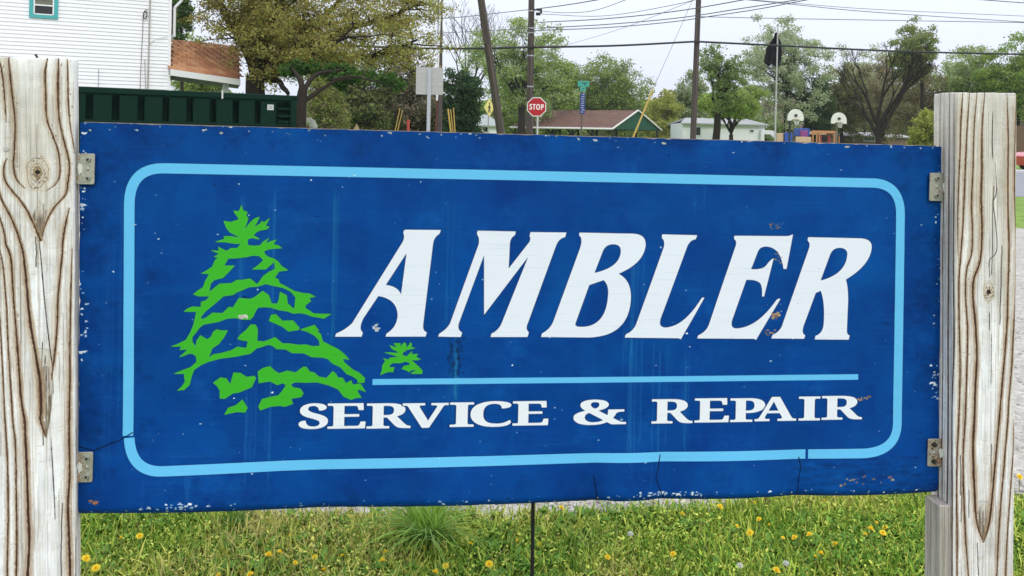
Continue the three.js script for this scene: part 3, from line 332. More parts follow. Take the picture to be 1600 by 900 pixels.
// timber with rounded arrises; perimeter order: front, right side, back, left side. Local origin: front top left corner of the front face.
function timber(w, d, len, cw, N, rag, seed) {
  const rr = 0.004, per = [];
  const arc = (cx, cz, a0) => { for (let i = 0; i <= 3; i++) { const a = a0 + i / 3 * Math.PI / 2; per.push([cx + rr * Math.cos(a), cz + rr * Math.sin(a)]); } };
  const flat = (ax, az, bx, bz, n) => { for (let i = 1; i < n; i++) per.push([ax + (bx - ax) * i / n, az + (bz - az) * i / n]); };
  // start at front left, walk right along the front (z = 0)
  const P = []; const e2 = rr * 1.6; P.push([rr, 0]); P.push([e2, 0]); for (let i = 1; i <= 8; i++) P.push([e2 + (w - 2 * e2) * i / 8, 0]); P.push([w - rr, 0]);
  P.push([w - rr * 0.3, -rr * 0.3]); for (let i = 0; i <= 5; i++) P.push([w, -rr - (d - 2 * rr) * i / 5]); P.push([w - rr * 0.3, -d + rr * 0.3]);
  for (let i = 0; i <= 6; i++) P.push([w - rr - (w - 2 * rr) * i / 6, -d]); P.push([rr * 0.3, -d + rr * 0.3]);
  for (let i = 0; i <= 5; i++) P.push([0, -d + rr + (d - 2 * rr) * i / 5]); P.push([rr * 0.3, -rr * 0.3]); P.push([rr, 0]);
  let L = [0]; for (let i = 1; i < P.length; i++) L.push(L[i - 1] + Math.hypot(P[i][0] - P[i - 1][0], P[i][1] - P[i - 1][1]));
  const rows = [0, 0.0015, 0.012]; for (let y = 0.03; y < len; y += 0.03) rows.push(y); rows.push(len);
  const pos = [], uv = [], idx = [], n = P.length;
  rows.forEach((y, j) => P.forEach(([x, z], i) => {
    const inset = j === 0 ? 0.002 : j === 1 ? 0.0005 : 0, cx = w / 2, cz = -d / 2; let px = x + (cx - x) * inset / (w / 2), pz = z + (cz - z) * inset / (d / 2);
    const q = 0.0016 * (fbm(x * 60 + z * 50, y * 9, seed) - 0.5); px += Math.sign(x - cx) * q; pz += Math.sign(z - cz) * q;
    const top = j < 3 ? rag * (vnoise(x * 90, z * 90, seed + 2) - 0.5) : 0;
    pos.push(px, -y + top, pz); uv.push((L[i] * 1000 * 2048 / PL + (i === 0 ? 0 : 0)) / N, 1 - y * 1000 / PL);
  }));
  for (let j = 0; j < rows.length - 1; j++) for (let i = 0; i < n - 1; i++) { const a = j * n + i, b = a + 1, c = a + n, e = c + 1; idx.push(a, c, e, a, e, b); }
  const ci = pos.length / 3; pos.push(w / 2, 0.0005, -d / 2); uv.push(0.1, 0.98); for (let i = 0; i < n - 1; i++) idx.push(ci, i, i + 1);
  const g = new THREE.BufferGeometry(); g.setAttribute('position', new THREE.Float32BufferAttribute(pos, 3)); g.setAttribute('uv', new THREE.Float32BufferAttribute(uv, 2)); g.setIndex(idx); g.computeVertexNormals(); return g;
}
function setPost(name, label, local, lean, w, d, tex, seed, twist = 0) {
  const len = 1.60 + 0.06, g = timber(w, d, len, tex[2], 1024, 0.003, seed);
  const m = mesh('timber', g, new THREE.MeshStandardMaterial({ map: tex[0], bumpMap: tex[1], bumpScale: 0.005, roughness: 0.9, side: THREE.DoubleSide }));
  const root = thing(name, label, 'post', [0, 0, 0]);
  const p = local.clone().applyQuaternion(signRoot.quaternion).add(signRoot.position);      // top left front corner, in the world
  root.quaternion.copy(signRoot.quaternion).multiply(new THREE.Quaternion().setFromAxisAngle(V3(0, 0, 1), lean)).multiply(new THREE.Quaternion().setFromAxisAngle(V3(0, 1, 0), twist));
  const down = V3(0, -1, 0).applyQuaternion(root.quaternion); const t = p.y / -down.y; root.position.copy(p).addScaledVector(down, t);
  m.position.set(0, t, 0); root.add(m); return root;
}
const texL = postTexture(126.9, POSTS.left, POSTS.lcr, [POSTS.wedge, POSTS.wedge2], [[62.8, 207.5, 21, 36, 3.4]], 201, [[190, 3, 0], [214, 2, 3], [236, 4, -2], [300, 4, 0], [340, 3, 4], [390, 5, 0], [450, 4, 4], [520, 3, 0], [560, 4, 3]], mm => 0.22 + 0.35 * Math.exp(-mm / 45) + 0.62 / (1 + Math.exp((330 - mm) / 55)));
const postLeft = setPost('sign_post', 'bleached timber post with a big round knot, beside the pine emblem end of the sign', V3(-0.9836, 0.4807, 0.050), Math.atan2(0.022, 0.9397), 0.1269, 0.045, texL, 5, 0.24);
{ const nail = mesh('nail_head', new THREE.CylinderGeometry(0.0042, 0.0042, 0.003, 14), std(lin(0.55, 0.53, 0.5), 0.5, { metalness: 0.5 }), postLeft); nail.rotation.x = Math.PI / 2; nail.position.set(0.0182, postLeft.children[0].position.y - 0.1649, 0.0006);
  const n2 = mesh('nail', new THREE.CylinderGeometry(0.0022, 0.0018, 0.007, 8), std(lin(0.06, 0.05, 0.05), 0.6, { metalness: 0.5 }), postLeft); n2.position.set(0.062, postLeft.children[0].position.y + 0.004, -0.02); n2.rotation.z = 0.5; }
const fl = 133.2 * 2048 / PL, sidew = 75 * 2048 / PL, lf = fl * 2 + sidew;   // where the left side begins round the perimeter
const texR = postTexture(133.2, POSTS.right, POSTS.rcr, [POSTS.rw], [[69.4, 404.1, 13, 22, 4]], 307, [[fl + 25, 4, 0], [fl + 60, 3, 2], [fl + 150, 4, 0], [fl + 210, 4, 3], [lf + 16, 3.4, 0], [lf + 32, 2.4, 0], [lf + 54, 4, 2], [lf + 74, 3, 0], [lf + 88, 4, -2]], mm => 0.10 + 0.72 / (1 + Math.exp((300 - mm) / 60)));
const postRight = setPost('sign_post', 'cracked timber post with a small dark knot, beside the lettered end of the sign', V3(0.8423, 0.4675, 0.046), Math.atan2(0.0203, 0.974), 0.1332, 0.074, texR, 9);
// short timber nailed to the side of that post, the sign's corner rests on it
{
  const root = thing('support_block', 'short grey timber nailed upright to the cracked post under the sign corner', 'timber');
  const [c, g] = canvas(256, 1024), r = rng(5); g.fillStyle = '#c2bcb4'; g.fillRect(0, 0, 256, 1024);
  for (let i = 0; i < 1500; i++) { g.globalAlpha = 0.2 + r() * 0.3; g.fillStyle = ['#d9d6d2', '#8c8378', '#c4bcb2', '#6e6255'][Math.floor(r() * 4)]; g.fillRect(r() * 256, r() * 1024, 1 + r() * 4, 30 + r() * 200); }
  for (let i = 0; i < 16; i++) { g.globalAlpha = 0.8; g.strokeStyle = '#43372c'; g.lineWidth = 1.5 + r() * 4; g.beginPath(); const x = 8 + i * 16 + r() * 8; for (let y = -20; y < 1060; y += 60) g.lineTo(x + 6 * (vnoise(y * 0.01, i, 3) - 0.5), y); g.stroke(); } g.globalAlpha = 1;
  const t = ctex(c); const bg = new RoundedBoxGeometry(0.025, 0.76, 0.05, 2, 0.003);
  const m = mesh('timber', bg, std(0xffffff, 0.92, { map: t }), root);
  const p = V3(0.8475, -0.371, 0.014).applyQuaternion(signRoot.quaternion).add(signRoot.position); root.quaternion.copy(postRight.quaternion);
  const down = V3(0, -1, 0).applyQuaternion(root.quaternion), tt = p.y / -down.y; root.position.copy(p).addScaledVector(down, tt); m.position.set(0, tt - 0.38, 0);
}

// ---------------------------------------------------------------- metal brackets holding the sign
function bracket(label, x, y, w, h, rust, flip) {
  const root = thing('sign_bracket', label, 'bracket'); root.quaternion.copy(signRoot.quaternion); root.position.copy(V3(x, y, 0.0055).applyQuaternion(signRoot.quaternion).add(signRoot.position));
  const [c, g] = canvas(128, 192), r = rng(900 + Math.round(x * 100 + y * 37)); g.fillStyle = '#b6b4aa'; g.fillRect(0, 0, 128, 192);
  for (let i = 0; i < 260; i++) { g.globalAlpha = 0.2 + r() * 0.3; g.fillStyle = ['#d4d3cb', '#94928a', '#a9a596', '#c6c2b4'][Math.floor(r() * 4)]; g.beginPath(); g.ellipse(r() * 128, r() * 192, 2 + r() * 9, 1 + r() * 5, r() * 3, 0, 7); g.fill(); }
  for (let i = 0; i < 320 * rust; i++) { const e = r() < 0.7; g.globalAlpha = 0.25 + r() * 0.5; g.fillStyle = ['#7a4526', '#a35f32', '#5b3119', '#c07c46'][Math.floor(r() * 4)]; g.beginPath(); g.ellipse(e ? (flip > 0 ? 128 - 60 * r() * r() * 1.4 : 60 * r() * r() * 1.4) : r() * 128, r() * 192, 2 + r() * 8, 1 + r() * 6, r() * 3, 0, 7); g.fill(); } g.globalAlpha = 1;
  const metal = std(0xffffff, 0.48, { map: ctex(c), metalness: 0.55 }), dark = std(lin(0.05, 0.045, 0.04), 0.6, { metalness: 0.6 }), grey = std(lin(0.42, 0.41, 0.38), 0.45, { metalness: 0.6 });
  const s = new THREE.Shape(), a = w / 2, b = h / 2, k = 0.003; s.moveTo(-a + k, -b); s.lineTo(a - k, -b); s.quadraticCurveTo(a, -b, a, -b + k); s.lineTo(a, b - k); s.quadraticCurveTo(a, b, a - k, b); s.lineTo(-a + k, b); s.quadraticCurveTo(-a, b, -a, b - k); s.lineTo(-a, -b + k); s.quadraticCurveTo(-a, -b, -a + k, -b);
  const pg = new THREE.ExtrudeGeometry(s, { depth: 0.0018, bevelEnabled: true, bevelSize: 0.0005, bevelThickness: 0.0005, bevelSegments: 1, curveSegments: 4 }); const uv = pg.attributes.uv; for (let i = 0; i < uv.count; i++) uv.setXY(i, (uv.getX(i) + a) / w, (uv.getY(i) + b) / h);
  mesh('plate', pg, metal, root);
  // leg folded back along the post
  mesh('folded_leg', box(0.002, h, 0.03, flip * (a + 0.0012), 0, -0.0145), metal, root);
  for (const sgn of [-1, 1]) { const bt = mesh('bolt', new THREE.CylinderGeometry(0.0048, 0.0056, 0.004, 6), rust > 0.5 ? dark : grey, root); bt.rotation.x = Math.PI / 2; bt.position.set(-flip * a * 0.3, sgn * b * 0.62, 0.0042); const sl = mesh('bolt_centre', new THREE.SphereGeometry(0.0026, 10, 6), dark, bt); sl.scale.set(1, 0.5, 1); sl.position.y = 0.002; }
  const rv = mesh('rivet', new THREE.SphereGeometry(0.0034, 10, 6), grey, root); rv.scale.z = 0.5; rv.position.set(-flip * a * 0.25, 0, 0.0024);
  const tg = new THREE.Shape(); tg.moveTo(0, -0.011); tg.lineTo(0.006, -0.004); tg.lineTo(0.010, 0.001); tg.lineTo(0.005, 0.006); tg.lineTo(0, 0.011); tg.lineTo(-0.003, 0.004); tg.closePath();
  const tm = mesh('bent_tab', new THREE.ExtrudeGeometry(tg, { depth: 0.002, bevelEnabled: false }), std(lin(0.75, 0.74, 0.72), 0.4, { metalness: 0.3 }), root); tm.position.set(flip > 0 ? a * 0.45 : -a * 0.75, 0, 0.003); tm.rotation.y = flip * -0.5;
  return root;
}
bracket('clean zinc bracket near the sign\'s upper corner at the big-knot post', -0.842, 0.281, 0.030, 0.056, 0.06, -1);
bracket('grimy zinc bracket with dark bolts by the cracked lower corner at the big-knot post', -0.833, -0.272, 0.027, 0.055, 0.3, -1);
bracket('zinc bracket near the sign\'s upper corner at the small-knot post', 0.838, 0.274, 0.042, 0.057, 0.12, 1);
bracket('rusty brown bracket low on the sign at the small-knot post', 0.846, -0.276, 0.036, 0.056, 0.9, 1);
// thin iron stake behind the sign
solo('iron_stake', rod(V3(0.069, 0, -1.74), V3(0.061, 0.86, -1.74), 0.0042, 0.0042, 10), std(lin(0.02, 0.02, 0.022), 0.6, { metalness: 0.4 }), 'thin black iron stake standing under the middle of the sign', 'stake');

// ---------------------------------------------------------------- foliage
const leafMat = new THREE.MeshPhysicalMaterial({ vertexColors: true, roughness: 1, specularIntensity: 0.25, transmission: 0.5, thickness: 0, side: THREE.DoubleSide });
const barkTex = noiseTex(128, (u, v) => { const k = 60 + 70 * fbm(u * 30, v * 6, 3) * fbm(u * 6, v * 4, 8) * 1.6; return [k, k * 0.88, k * 0.74]; }, 2, 3);
const bark = std(lin(0.19, 0.165, 0.145), 0.95, { map: barkTex });
function LeafBag() { this.p = []; this.c = []; this.i = []; this.n = []; }
LeafBag.prototype.add = function (x, y, z, s, r, col, asp = 0.6) {
  // a folded diamond-shaped leaf or leaf spray
  const a = r() * 6.283, el = Math.acos(1 - 2 * r()) - Math.PI / 2, ux = Math.cos(a) * Math.cos(el), uy = Math.sin(el), uz = Math.sin(a) * Math.cos(el);
  let vx = r() - 0.5, vy = r() - 0.5, vz = r() - 0.5; const dt = vx * ux + vy * uy + vz * uz; vx -= dt * ux; vy -= dt * uy; vz -= dt * uz; const l = Math.hypot(vx, vy, vz) || 1; vx /= l; vy /= l; vz /= l;
  const h = s * asp * 0.5, b = this.p.length / 3, f = s * 0.12 * (r() - 0.5);
  const wx = uy * vz - uz * vy, wy = uz * vx - ux * vz, wz = ux * vy - uy * vx;
  this.p.push(x - ux * s / 2, y - uy * s / 2, z - uz * s / 2, x + vx * h + wx * f, y + vy * h + wy * f, z + vz * h + wz * f, x + ux * s / 2, y + uy * s / 2, z + uz * s / 2, x - vx * h + wx * f, y - vy * h + wy * f, z - vz * h + wz * f);
  for (let k = 0; k < 4; k++) this.c.push(col[0], col[1], col[2]);
  this.i.push(b, b + 1, b + 2, b, b + 2, b + 3);
};
LeafBag.prototype.geo = function () { const g = new THREE.BufferGeometry(); g.setAttribute('position', new THREE.Float32BufferAttribute(this.p, 3)); g.setAttribute('color', new THREE.Float32BufferAttribute(this.c, 3)); g.setIndex(this.i); g.computeVertexNormals(); return g; };
function limb(list, pts, r0, r1, n = 6) { for (let i = 0; i < pts.length - 1; i++) { const t0 = i / (pts.length - 1), t1 = (i + 1) / (pts.length - 1); list.push(rod(pts[i], pts[i + 1], r0 + (r1 - r0) * t0, r0 + (r1 - r0) * t1, n)); } }
function bent(a, b, r, amt, k = 4) { const L = a.distanceTo(b), o = []; for (let i = 0; i <= k; i++) { const t = i / k, p = a.clone().lerp(b, t), w = Math.sin(Math.PI * t) * amt * L; o.push(V3(p.x + (r() - 0.5) * w, p.y + w * 0.35 * (r() - 0.2), p.z + (r() - 0.5) * w)); } return o; }
const gauss = r => (r() + r() + r() + r() - 2) * 0.87;
// crown box read from the photograph: left, right, top, bottom (pixels) at distance d; base bearing bx
function tree(name, label, o) {
  const r = rng(o.seed), d = o.d, s = d / 1250, C = at((o.x0 + o.x1) / 2, (o.y0 + o.y1) / 2, d), rx = (o.x1 - o.x0) / 2 * s * 1.12, ry = (o.y1 - o.y0) / 2 * s * 1.1, rz = Math.min(rx, o.rz || rx * 0.85);
  const bx = o.bx === undefined ? (o.x0 + o.x1) / 2 : o.bx, base = at(bx, 208, d); base.y = 0;
  const g = thing(name, label, o.cat || 'tree', [base.x, 0, base.z], 0, o.group); const rel = p => V3(p.x - base.x, p.y, p.z - base.z);
  const c0 = rel(C), wood = [], bag = new LeafBag(), tr = o.tr || Math.max(0.09, rx * 0.07);
  const fork = V3(c0.x * 0.25, Math.max(0.5, Math.min(c0.y - ry * 0.45, c0.y)), 0); if (o.fork) fork.y = o.fork;
  limb(wood, bent(V3(0, -0.1, 0), fork, r, 0.05, 3), tr, tr * 0.75, 9);
  const lobes = [], NL = o.lobes || 12;
  for (let i = 0; i < NL; i++) { let x, y, z, q; do { x = r() * 2 - 1; y = r() * 2 - 1; z = r() * 2 - 1; q = x * x + y * y + z * z; } while (q > 1 || (o.shape && !o.shape(x, y))); const k = 0.42 + 0.22 * r(); lobes.push([V3(c0.x + x * rx * (1 - k * 0.8), c0.y + y * ry * (1 - k * 0.7), c0.z + z * rz * (1 - k * 0.8)), k]); }
  const clumps = [];
  for (const [p, k] of lobes) {
    const lp = bent(fork, p, r, 0.22, 4); limb(wood, lp, tr * 0.36, tr * 0.11, 5);
    const nc = o.clumps || 13; for (let i = 0; i < nc; i++) { let x, y, z, q; do { x = r() * 2 - 1; y = r() * 2 - 1; z = r() * 2 - 1; q = x * x + y * y + z * z; } while (q > 1 || q < 0.15); const e = V3(p.x + x * rx * k, p.y + y * ry * k * 0.9, p.z + z * rz * k); clumps.push(e); limb(wood, bent(lp[2 + (i % 3)], e, r, 0.2, 2), tr * 0.07, tr * 0.025, 4); }
  }
  const N = Math.round((o.n || 6000) * 2.6), ls = (o.leaf || 0.28) * 0.6, cr = (o.spread || 0.16) * (rx + ry) / 2;
  for (let i = 0; i < N; i++) { const c = clumps[Math.floor(r() * clumps.length)], x = c.x + gauss(r) * cr, y = c.y + gauss(r) * cr * 0.75, z = c.z + gauss(r) * cr; if (y < 0.15) continue; const t = r(), A = o.pal[Math.floor(t * o.pal.length)], v = (0.75 + 0.5 * r()) * 1.22; bag.add(x, y, z, ls * (0.6 + 0.8 * r()), r, [A[0] * v, A[1] * v, A[2] * v], o.asp || 0.6); }
  mesh('trunk', mergeGeometries(wood), bark, g); mesh('crown', bag.geo(), leafMat, g); return g;
}
function bareTree(name, label, o) {
  const r = rng(o.seed), base = at(o.bx, 208, o.d); base.y = 0; const g = thing(name, label, 'tree', [base.x, 0, base.z], 0, o.group), list = [], fine = [];
  (function grow(p, dir, len, rad, lev) {
    const e = p.clone().addScaledVector(dir, len), mid = p.clone().lerp(e, 0.5).add(V3((r() - 0.5) * len * 0.12, (r() - 0.5) * len * 0.06, (r() - 0.5) * len * 0.12)); const tgt = lev > 3 ? fine : list; limb(tgt, [p, mid, e], rad, rad * 0.68, lev < 2 ? 8 : lev < 4 ? 5 : 3);
    if (lev >= o.levels) return; const n = lev === 0 ? o.first || 4 : 2 + (r() < 0.55 ? 1 : 0);
    for (let i = 0; i < n; i++) { const a = r() * 6.283, sp = ((lev === 0 ? 0.5 : 0.38) + 0.4 * r()) * (o.sp || 1) * (i === 0 && lev < 4 ? 0.3 : 1); const q = dir.clone().add(V3(Math.cos(a) * sp, 0.12, Math.sin(a) * sp)).normalize(); grow(lev === 0 && i > 1 ? p.clone().lerp(e, 0.55 + 0.4 * r()) : e, q, len * (0.62 + 0.2 * r()), rad * 0.6, lev + 1); }
  })(V3(0, -0.1, 0), V3(o.lx || 0, 1, 0).normalize(), o.h * (o.stem || 0.3), o.tr, 0);
  mesh('trunk', mergeGeometries(list), bark, g); mesh('crown', mergeGeometries(fine), bark, g);
  if (o.n) { const bag = new LeafBag(), p = mergeGeometries(fine).attributes.position; for (let i = 0; i < o.n; i++) { const k = Math.floor(r() * p.count), A = o.pal[Math.floor(r() * o.pal.length)], v = 0.75 + 0.5 * r(); bag.add(p.getX(k) + gauss(r) * 0.35, p.getY(k) + gauss(r) * 0.3, p.getZ(k) + gauss(r) * 0.35, o.leaf * (0.6 + 0.8 * r()), r, [A[0] * v, A[1] * v, A[2] * v]); } mesh('buds', bag.geo(), leafMat, g); }
  return g;
}
const GREEN = [[0.21, 0.30, 0.055], [0.26, 0.35, 0.07], [0.16, 0.24, 0.045], [0.32, 0.39, 0.095]], DARK = [[0.04, 0.085, 0.03], [0.055, 0.11, 0.032], [0.03, 0.06, 0.022]], OLIVE = [[0.24, 0.21, 0.09], [0.18, 0.19, 0.07], [0.29, 0.25, 0.11], [0.20, 0.16, 0.085]], MAPLE = [[0.37, 0.33, 0.085], [0.30, 0.295, 0.07], [0.46, 0.42, 0.12], [0.33, 0.25, 0.085], [0.36, 0.40, 0.10]], PALE = [[0.36, 0.40, 0.24], [0.30, 0.36, 0.18], [0.42, 0.45, 0.30]], LIME = [[0.34, 0.37, 0.075], [0.28, 0.32, 0.065], [0.40, 0.40, 0.11]], BROWN = [[0.21, 0.175, 0.11], [0.17, 0.155, 0.085], [0.27, 0.23, 0.15]], MID = [[0.17, 0.205, 0.06], [0.21, 0.25, 0.075], [0.13, 0.16, 0.05]];

// the big maple behind the green container: stout trunk that forks low, limbs reaching far over to the right
{
  const d = 26, base = at(400, 208, d); base.y = 0; const g = thing('maple_tree', 'big spreading tree with bronze-yellow young leaves and black trunk behind the green container', 'tree', [base.x, 0, base.z]);
  const r = rng(41), wood = [], bag = new LeafBag(), W = (x, y, dz = 0) => { const p = at(x, y, d); return V3(p.x - base.x, p.y, dz); };
  limb(wood, [V3(0, -0.1, 0), W(399, 150), W(398, 118)], 0.34, 0.28, 10);
  const limbs = [[[398, 120], [384, 84], [379, 40], [374, -20], [368, -90], 0.14, 0.08], [[400, 120], [402, 70], [406, 20], [410, -60], [420, -140], 0.22, 0.1], [[392, 100], [376, 66], [360, 40], [346, 5], [330, -30], 0.09, 0.03], [[404, 128], [425, 112], [450, 98], [500, 84], [560, 66], 0.17, 0.05], [[406, 118], [430, 84], [460, 50], [500, 10], [540, -40], 0.16, 0.06], [[404, 110], [418, 60], [432, 10], [450, -50], [470, -120], 0.18, 0.07], [[412, 122], [450, 108], [500, 98], [590, 88], [655, 64], 0.14, 0.04], [[405, 122], [440, 128], [452, 138], [462, 145], [470, 150], 0.11, 0.06], [[420, 90], [480, 66], [540, 40], [600, 20], [650, -10], 0.13, 0.04], [[398, 100], [390, 50], [392, 0], [396, -60], [400, -130], 0.2, 0.08]];
  const tips = [];
  limbs.forEach((L, k) => { const z = (k % 4 - 1.5) * 0.5, pts = L.slice(0, 5).map(([x, y], i) => W(x, y, z * i / 2 + (r() - 0.5) * 0.2)); const cv = new THREE.CatmullRomCurve3(pts), q = cv.getPoints(10); limb(wood, q, L[5], L[6], 6); if (k === 7) return;
    for (let i = 0; i < 44; i++) { const t = 0.2 + 0.8 * r(), p = cv.getPoint(t), e = p.clone().add(V3(gauss(r) * 1.3 + 0.3, gauss(r) * 0.9 + 0.1, gauss(r) * 1.6)); limb(wood, bent(p, e, r, 0.25, 3), 0.032, 0.01, 4); tips.push(e, p.clone().lerp(e, 0.6)); } });
  for (let i = 0; i < 520; i++) { const x = 335 + 345 * Math.pow(r(), 0.85), lo = x < 385 ? 66 : x < 440 ? 92 : 104 - Math.max(0, x - 600) * 0.18, y = -150 + (lo + 150) * Math.pow(r(), 0.75); if (x < 372 && y > 40 && r() < 0.7) continue; if (x > 640 && r() < 0.35) continue; tips.push(W(x, y, gauss(r) * 2.4)); }
  for (let i = 0; i < 95000; i++) { const c = tips[Math.floor(r() * tips.length)], x = c.x + gauss(r) * 0.32, y = c.y + gauss(r) * 0.2, z = c.z + gauss(r) * 0.34; const A = MAPLE[Math.floor(r() * 5)], v = 0.7 + 0.55 * r(); bag.add(x, y, z, 0.045 + 0.06 * r(), r, [A[0] * v, A[1] * v, A[2] * v], 0.7); }
  mesh('trunk', mergeGeometries(wood), bark, g); mesh('crown', bag.geo(), leafMat, g);
}
{ // smaller tree at the container's end
  const d = 22.5, base = at(465, 208, d); base.y = 0; const g = thing('small_tree', 'small dark-trunked tree with fresh green leaves at the end of the green container', 'tree', [base.x, 0, base.z]), r = rng(43), wood = [], bag = new LeafBag(), W = (x, y, dz = 0) => { const p = at(x, y, d); return V3(p.x - base.x, p.y, dz); };
  limb(wood, [V3(0.1, -0.1, 0), W(468, 190), W(470, 165), W(473, 143), W(474, 134)], 0.22, 0.11, 9);
  const L = [[[471, 162], [484, 150], [500, 138], [520, 124], [545, 120], 0.075, 0.03], [[473, 146], [467, 126], [458, 116], [450, 108], [440, 100], 0.1, 0.03], [[473, 146], [481, 124], [492, 112], [510, 108], [530, 104], 0.08, 0.03], [[520, 124], [545, 118], [570, 122], [590, 128], [606, 132], 0.035, 0.012]]; const tips = [];
  L.forEach((l, k) => { const cv = new THREE.CatmullRomCurve3(l.slice(0, 5).map(([x, y], i) => W(x, y, -(0.15 + k * 0.06) * i))); limb(wood, cv.getPoints(8), l[5], l[6], 6); for (let i = 0; i < 9; i++) { const p = cv.getPoint(0.55 + 0.45 * r()); tips.push(p.clone().add(V3(gauss(r) * 0.3, gauss(r) * 0.2 + 0.05, -0.2 - 0.4 * r()))); } });
  for (let i = 0; i < 2600; i++) { const c = tips[Math.floor(r() * tips.length)], A = [[0.06, 0.15, 0.025], [0.09, 0.19, 0.03], [0.05, 0.11, 0.02]][Math.floor(r() * 3)], v = 0.7 + 0.6 * r(); bag.add(c.x + gauss(r) * 0.22, c.y + gauss(r) * 0.15, c.z + gauss(r) * 0.25, 0.08 + 0.09 * r(), r, [A[0] * v, A[1] * v, A[2] * v], 0.7); }
  mesh('trunk', mergeGeometries(wood), bark, g); mesh('crown', bag.geo(), leafMat, g);
}
const BK = 'trees across the road';
tree('shade_tree', 'dark green tree top showing past the white house corner above the porch roof', { seed: 1, x0: 255, x1: 306, y0: -40, y1: 62, d: 40, n: 5000, leaf: 0.2, pal: [[0.06, 0.12, 0.025], [0.08, 0.15, 0.03]] });
tree('shade_tree', 'low round green tree seen behind the brown porch roof', { seed: 2, x0: 268, x1: 345, y0: 45, y1: 215, d: 48, n: 6500, leaf: 0.24, pal: GREEN });
tree('shade_tree', 'yellowish brushy tree between the container end and the dark thicket', { seed: 3, x0: 470, x1: 545, y0: 110, y1: 235, d: 46, n: 6000, leaf: 0.24, pal: [...OLIVE, ...GREEN] });
tree('thicket_tree', 'dark olive thicket tree under the bronze tree\'s branches', { seed: 4, x0: 500, x1: 620, y0: 100, y1: 240, d: 52, n: 9000, leaf: 0.3, pal: [...MID, [0.05, 0.065, 0.02]] });
tree('thicket_tree', 'brown-twigged thicket tree behind the square sign\'s back', { seed: 5, x0: 590, x1: 705, y0: 78, y1: 240, d: 55, n: 9000, leaf: 0.3, pal: [...BROWN, [0.06, 0.07, 0.025]] });
tree('evergreen_tree', 'dark evergreen standing right beside the pole with the white conduit', { seed: 6, x0: 688, x1: 752, y0: 84, y1: 245, d: 49, n: 9000, leaf: 0.26, pal: DARK, shape: (x, y) => Math.abs(x) < 1.05 - 0.5 * Math.max(0, y) });
bareTree('bare_tree', 'tall leafless pale tree behind the leaning pole', { seed: 7, bx: 728, d: 95, h: 17.5, tr: 0.26, levels: 6, first: 5 });
tree('shade_tree', 'tall airy grey-green tree behind the plain wooden pole by the stop sign', { seed: 8, x0: 728, x1: 900, y0: 20, y1: 200, d: 85, n: 7000, leaf: 0.42, pal: [...PALE, ...GREEN], spread: 0.11, lobes: 14 });
tree('shade_tree', 'rounded fresh green tree filling the space behind the leaning pole', { seed: 9, x0: 755, x1: 845, y0: 88, y1: 235, d: 102, n: 8000, leaf: 0.5, pal: GREEN });
tree('shade_tree', 'rounded fresh green tree just behind the stop sign', { seed: 10, x0: 825, x1: 910, y0: 92, y1: 230, d: 105, n: 8000, leaf: 0.5, pal: GREEN });
tree('shade_tree', 'narrow dark green tree left of the street-name post', { seed: 11, x0: 862, x1: 915, y0: 92, y1: 220, d: 112, n: 6000, leaf: 0.42, pal: [[0.05, 0.10, 0.03], [0.07, 0.13, 0.035]] });
tree('shade_tree', 'broad green tree behind the brown-roofed picnic shelter', { seed: 12, x0: 902, x1: 1042, y0: 60, y1: 240, d: 108, n: 12000, leaf: 0.46, pal: [...GREEN, ...MID, [0.2, 0.26, 0.1]], spread: 0.13, lobes: 16 });
tree('weeping_bush', 'yellow-green rounded bush behind the yellow guy guard', { seed: 13, x0: 1002, x1: 1068, y0: 136, y1: 250, d: 97, n: 6500, leaf: 0.44, pal: LIME, cat: 'bush' });
tree('shade_tree', 'hazy grey-green tree behind the tall pole right of the shelter', { seed: 14, x0: 1040, x1: 1112, y0: 112, y1: 230, d: 105, n: 6000, leaf: 0.46, pal: [...PALE, ...MID] });
tree('shade_tree', 'feathery green tree with dark forked trunk in front of the white house', { seed: 15, x0: 1086, x1: 1180, y0: 62, y1: 178, bx: 1117, d: 56, n: 3300, leaf: 0.24, pal: [[0.15, 0.22, 0.06], [0.2, 0.26, 0.09]], spread: 0.12, fork: 3.4, tr: 0.3, lobes: 10 });
tree('shade_tree', 'low bushy green tree close behind the white house with the carport', { seed: 16, x0: 1095, x1: 1200, y0: 126, y1: 192, bx: 1141, d: 72, n: 7500, leaf: 0.3, pal: GREEN, fork: 1.8 });
tree('shade_tree', 'very tall airy tree with pale new leaves behind the flagpole', { seed: 17, x0: 1148, x1: 1308, y0: 4, y1: 190, bx: 1232, d: 84, n: 8500, leaf: 0.36, pal: PALE, spread: 0.09, lobes: 18, clumps: 11, tr: 0.42 });
tree('evergreen_tree', 'dark evergreen with layered branches between the two basketball hoops', { seed: 18, x0: 1236, x1: 1298, y0: 106, y1: 245, d: 88, n: 8000, leaf: 0.36, pal: [...DARK, [0.07, 0.10, 0.03]] });
tree('shade_tree', 'brown-green tree behind the farther basketball hoop', { seed: 19, x0: 1275, x1: 1355, y0: 78, y1: 240, d: 95, n: 6500, leaf: 0.4, pal: [...OLIVE, ...MID], spread: 0.13 });
bareTree('bare_tree', 'dark leafless tree with forked trunk right of the basketball hoops', { seed: 31, sp: 0.8, stem: 0.3, bx: 1371, d: 56, h: 9.2, tr: 0.24, levels: 6, first: 6 });
tree('shade_tree', 'brownish hazy tree behind the dark leafless tree', { seed: 21, x0: 1335, x1: 1425, y0: 76, y1: 240, d: 92, n: 6500, leaf: 0.38, pal: [...BROWN, ...OLIVE], spread: 0.13 });
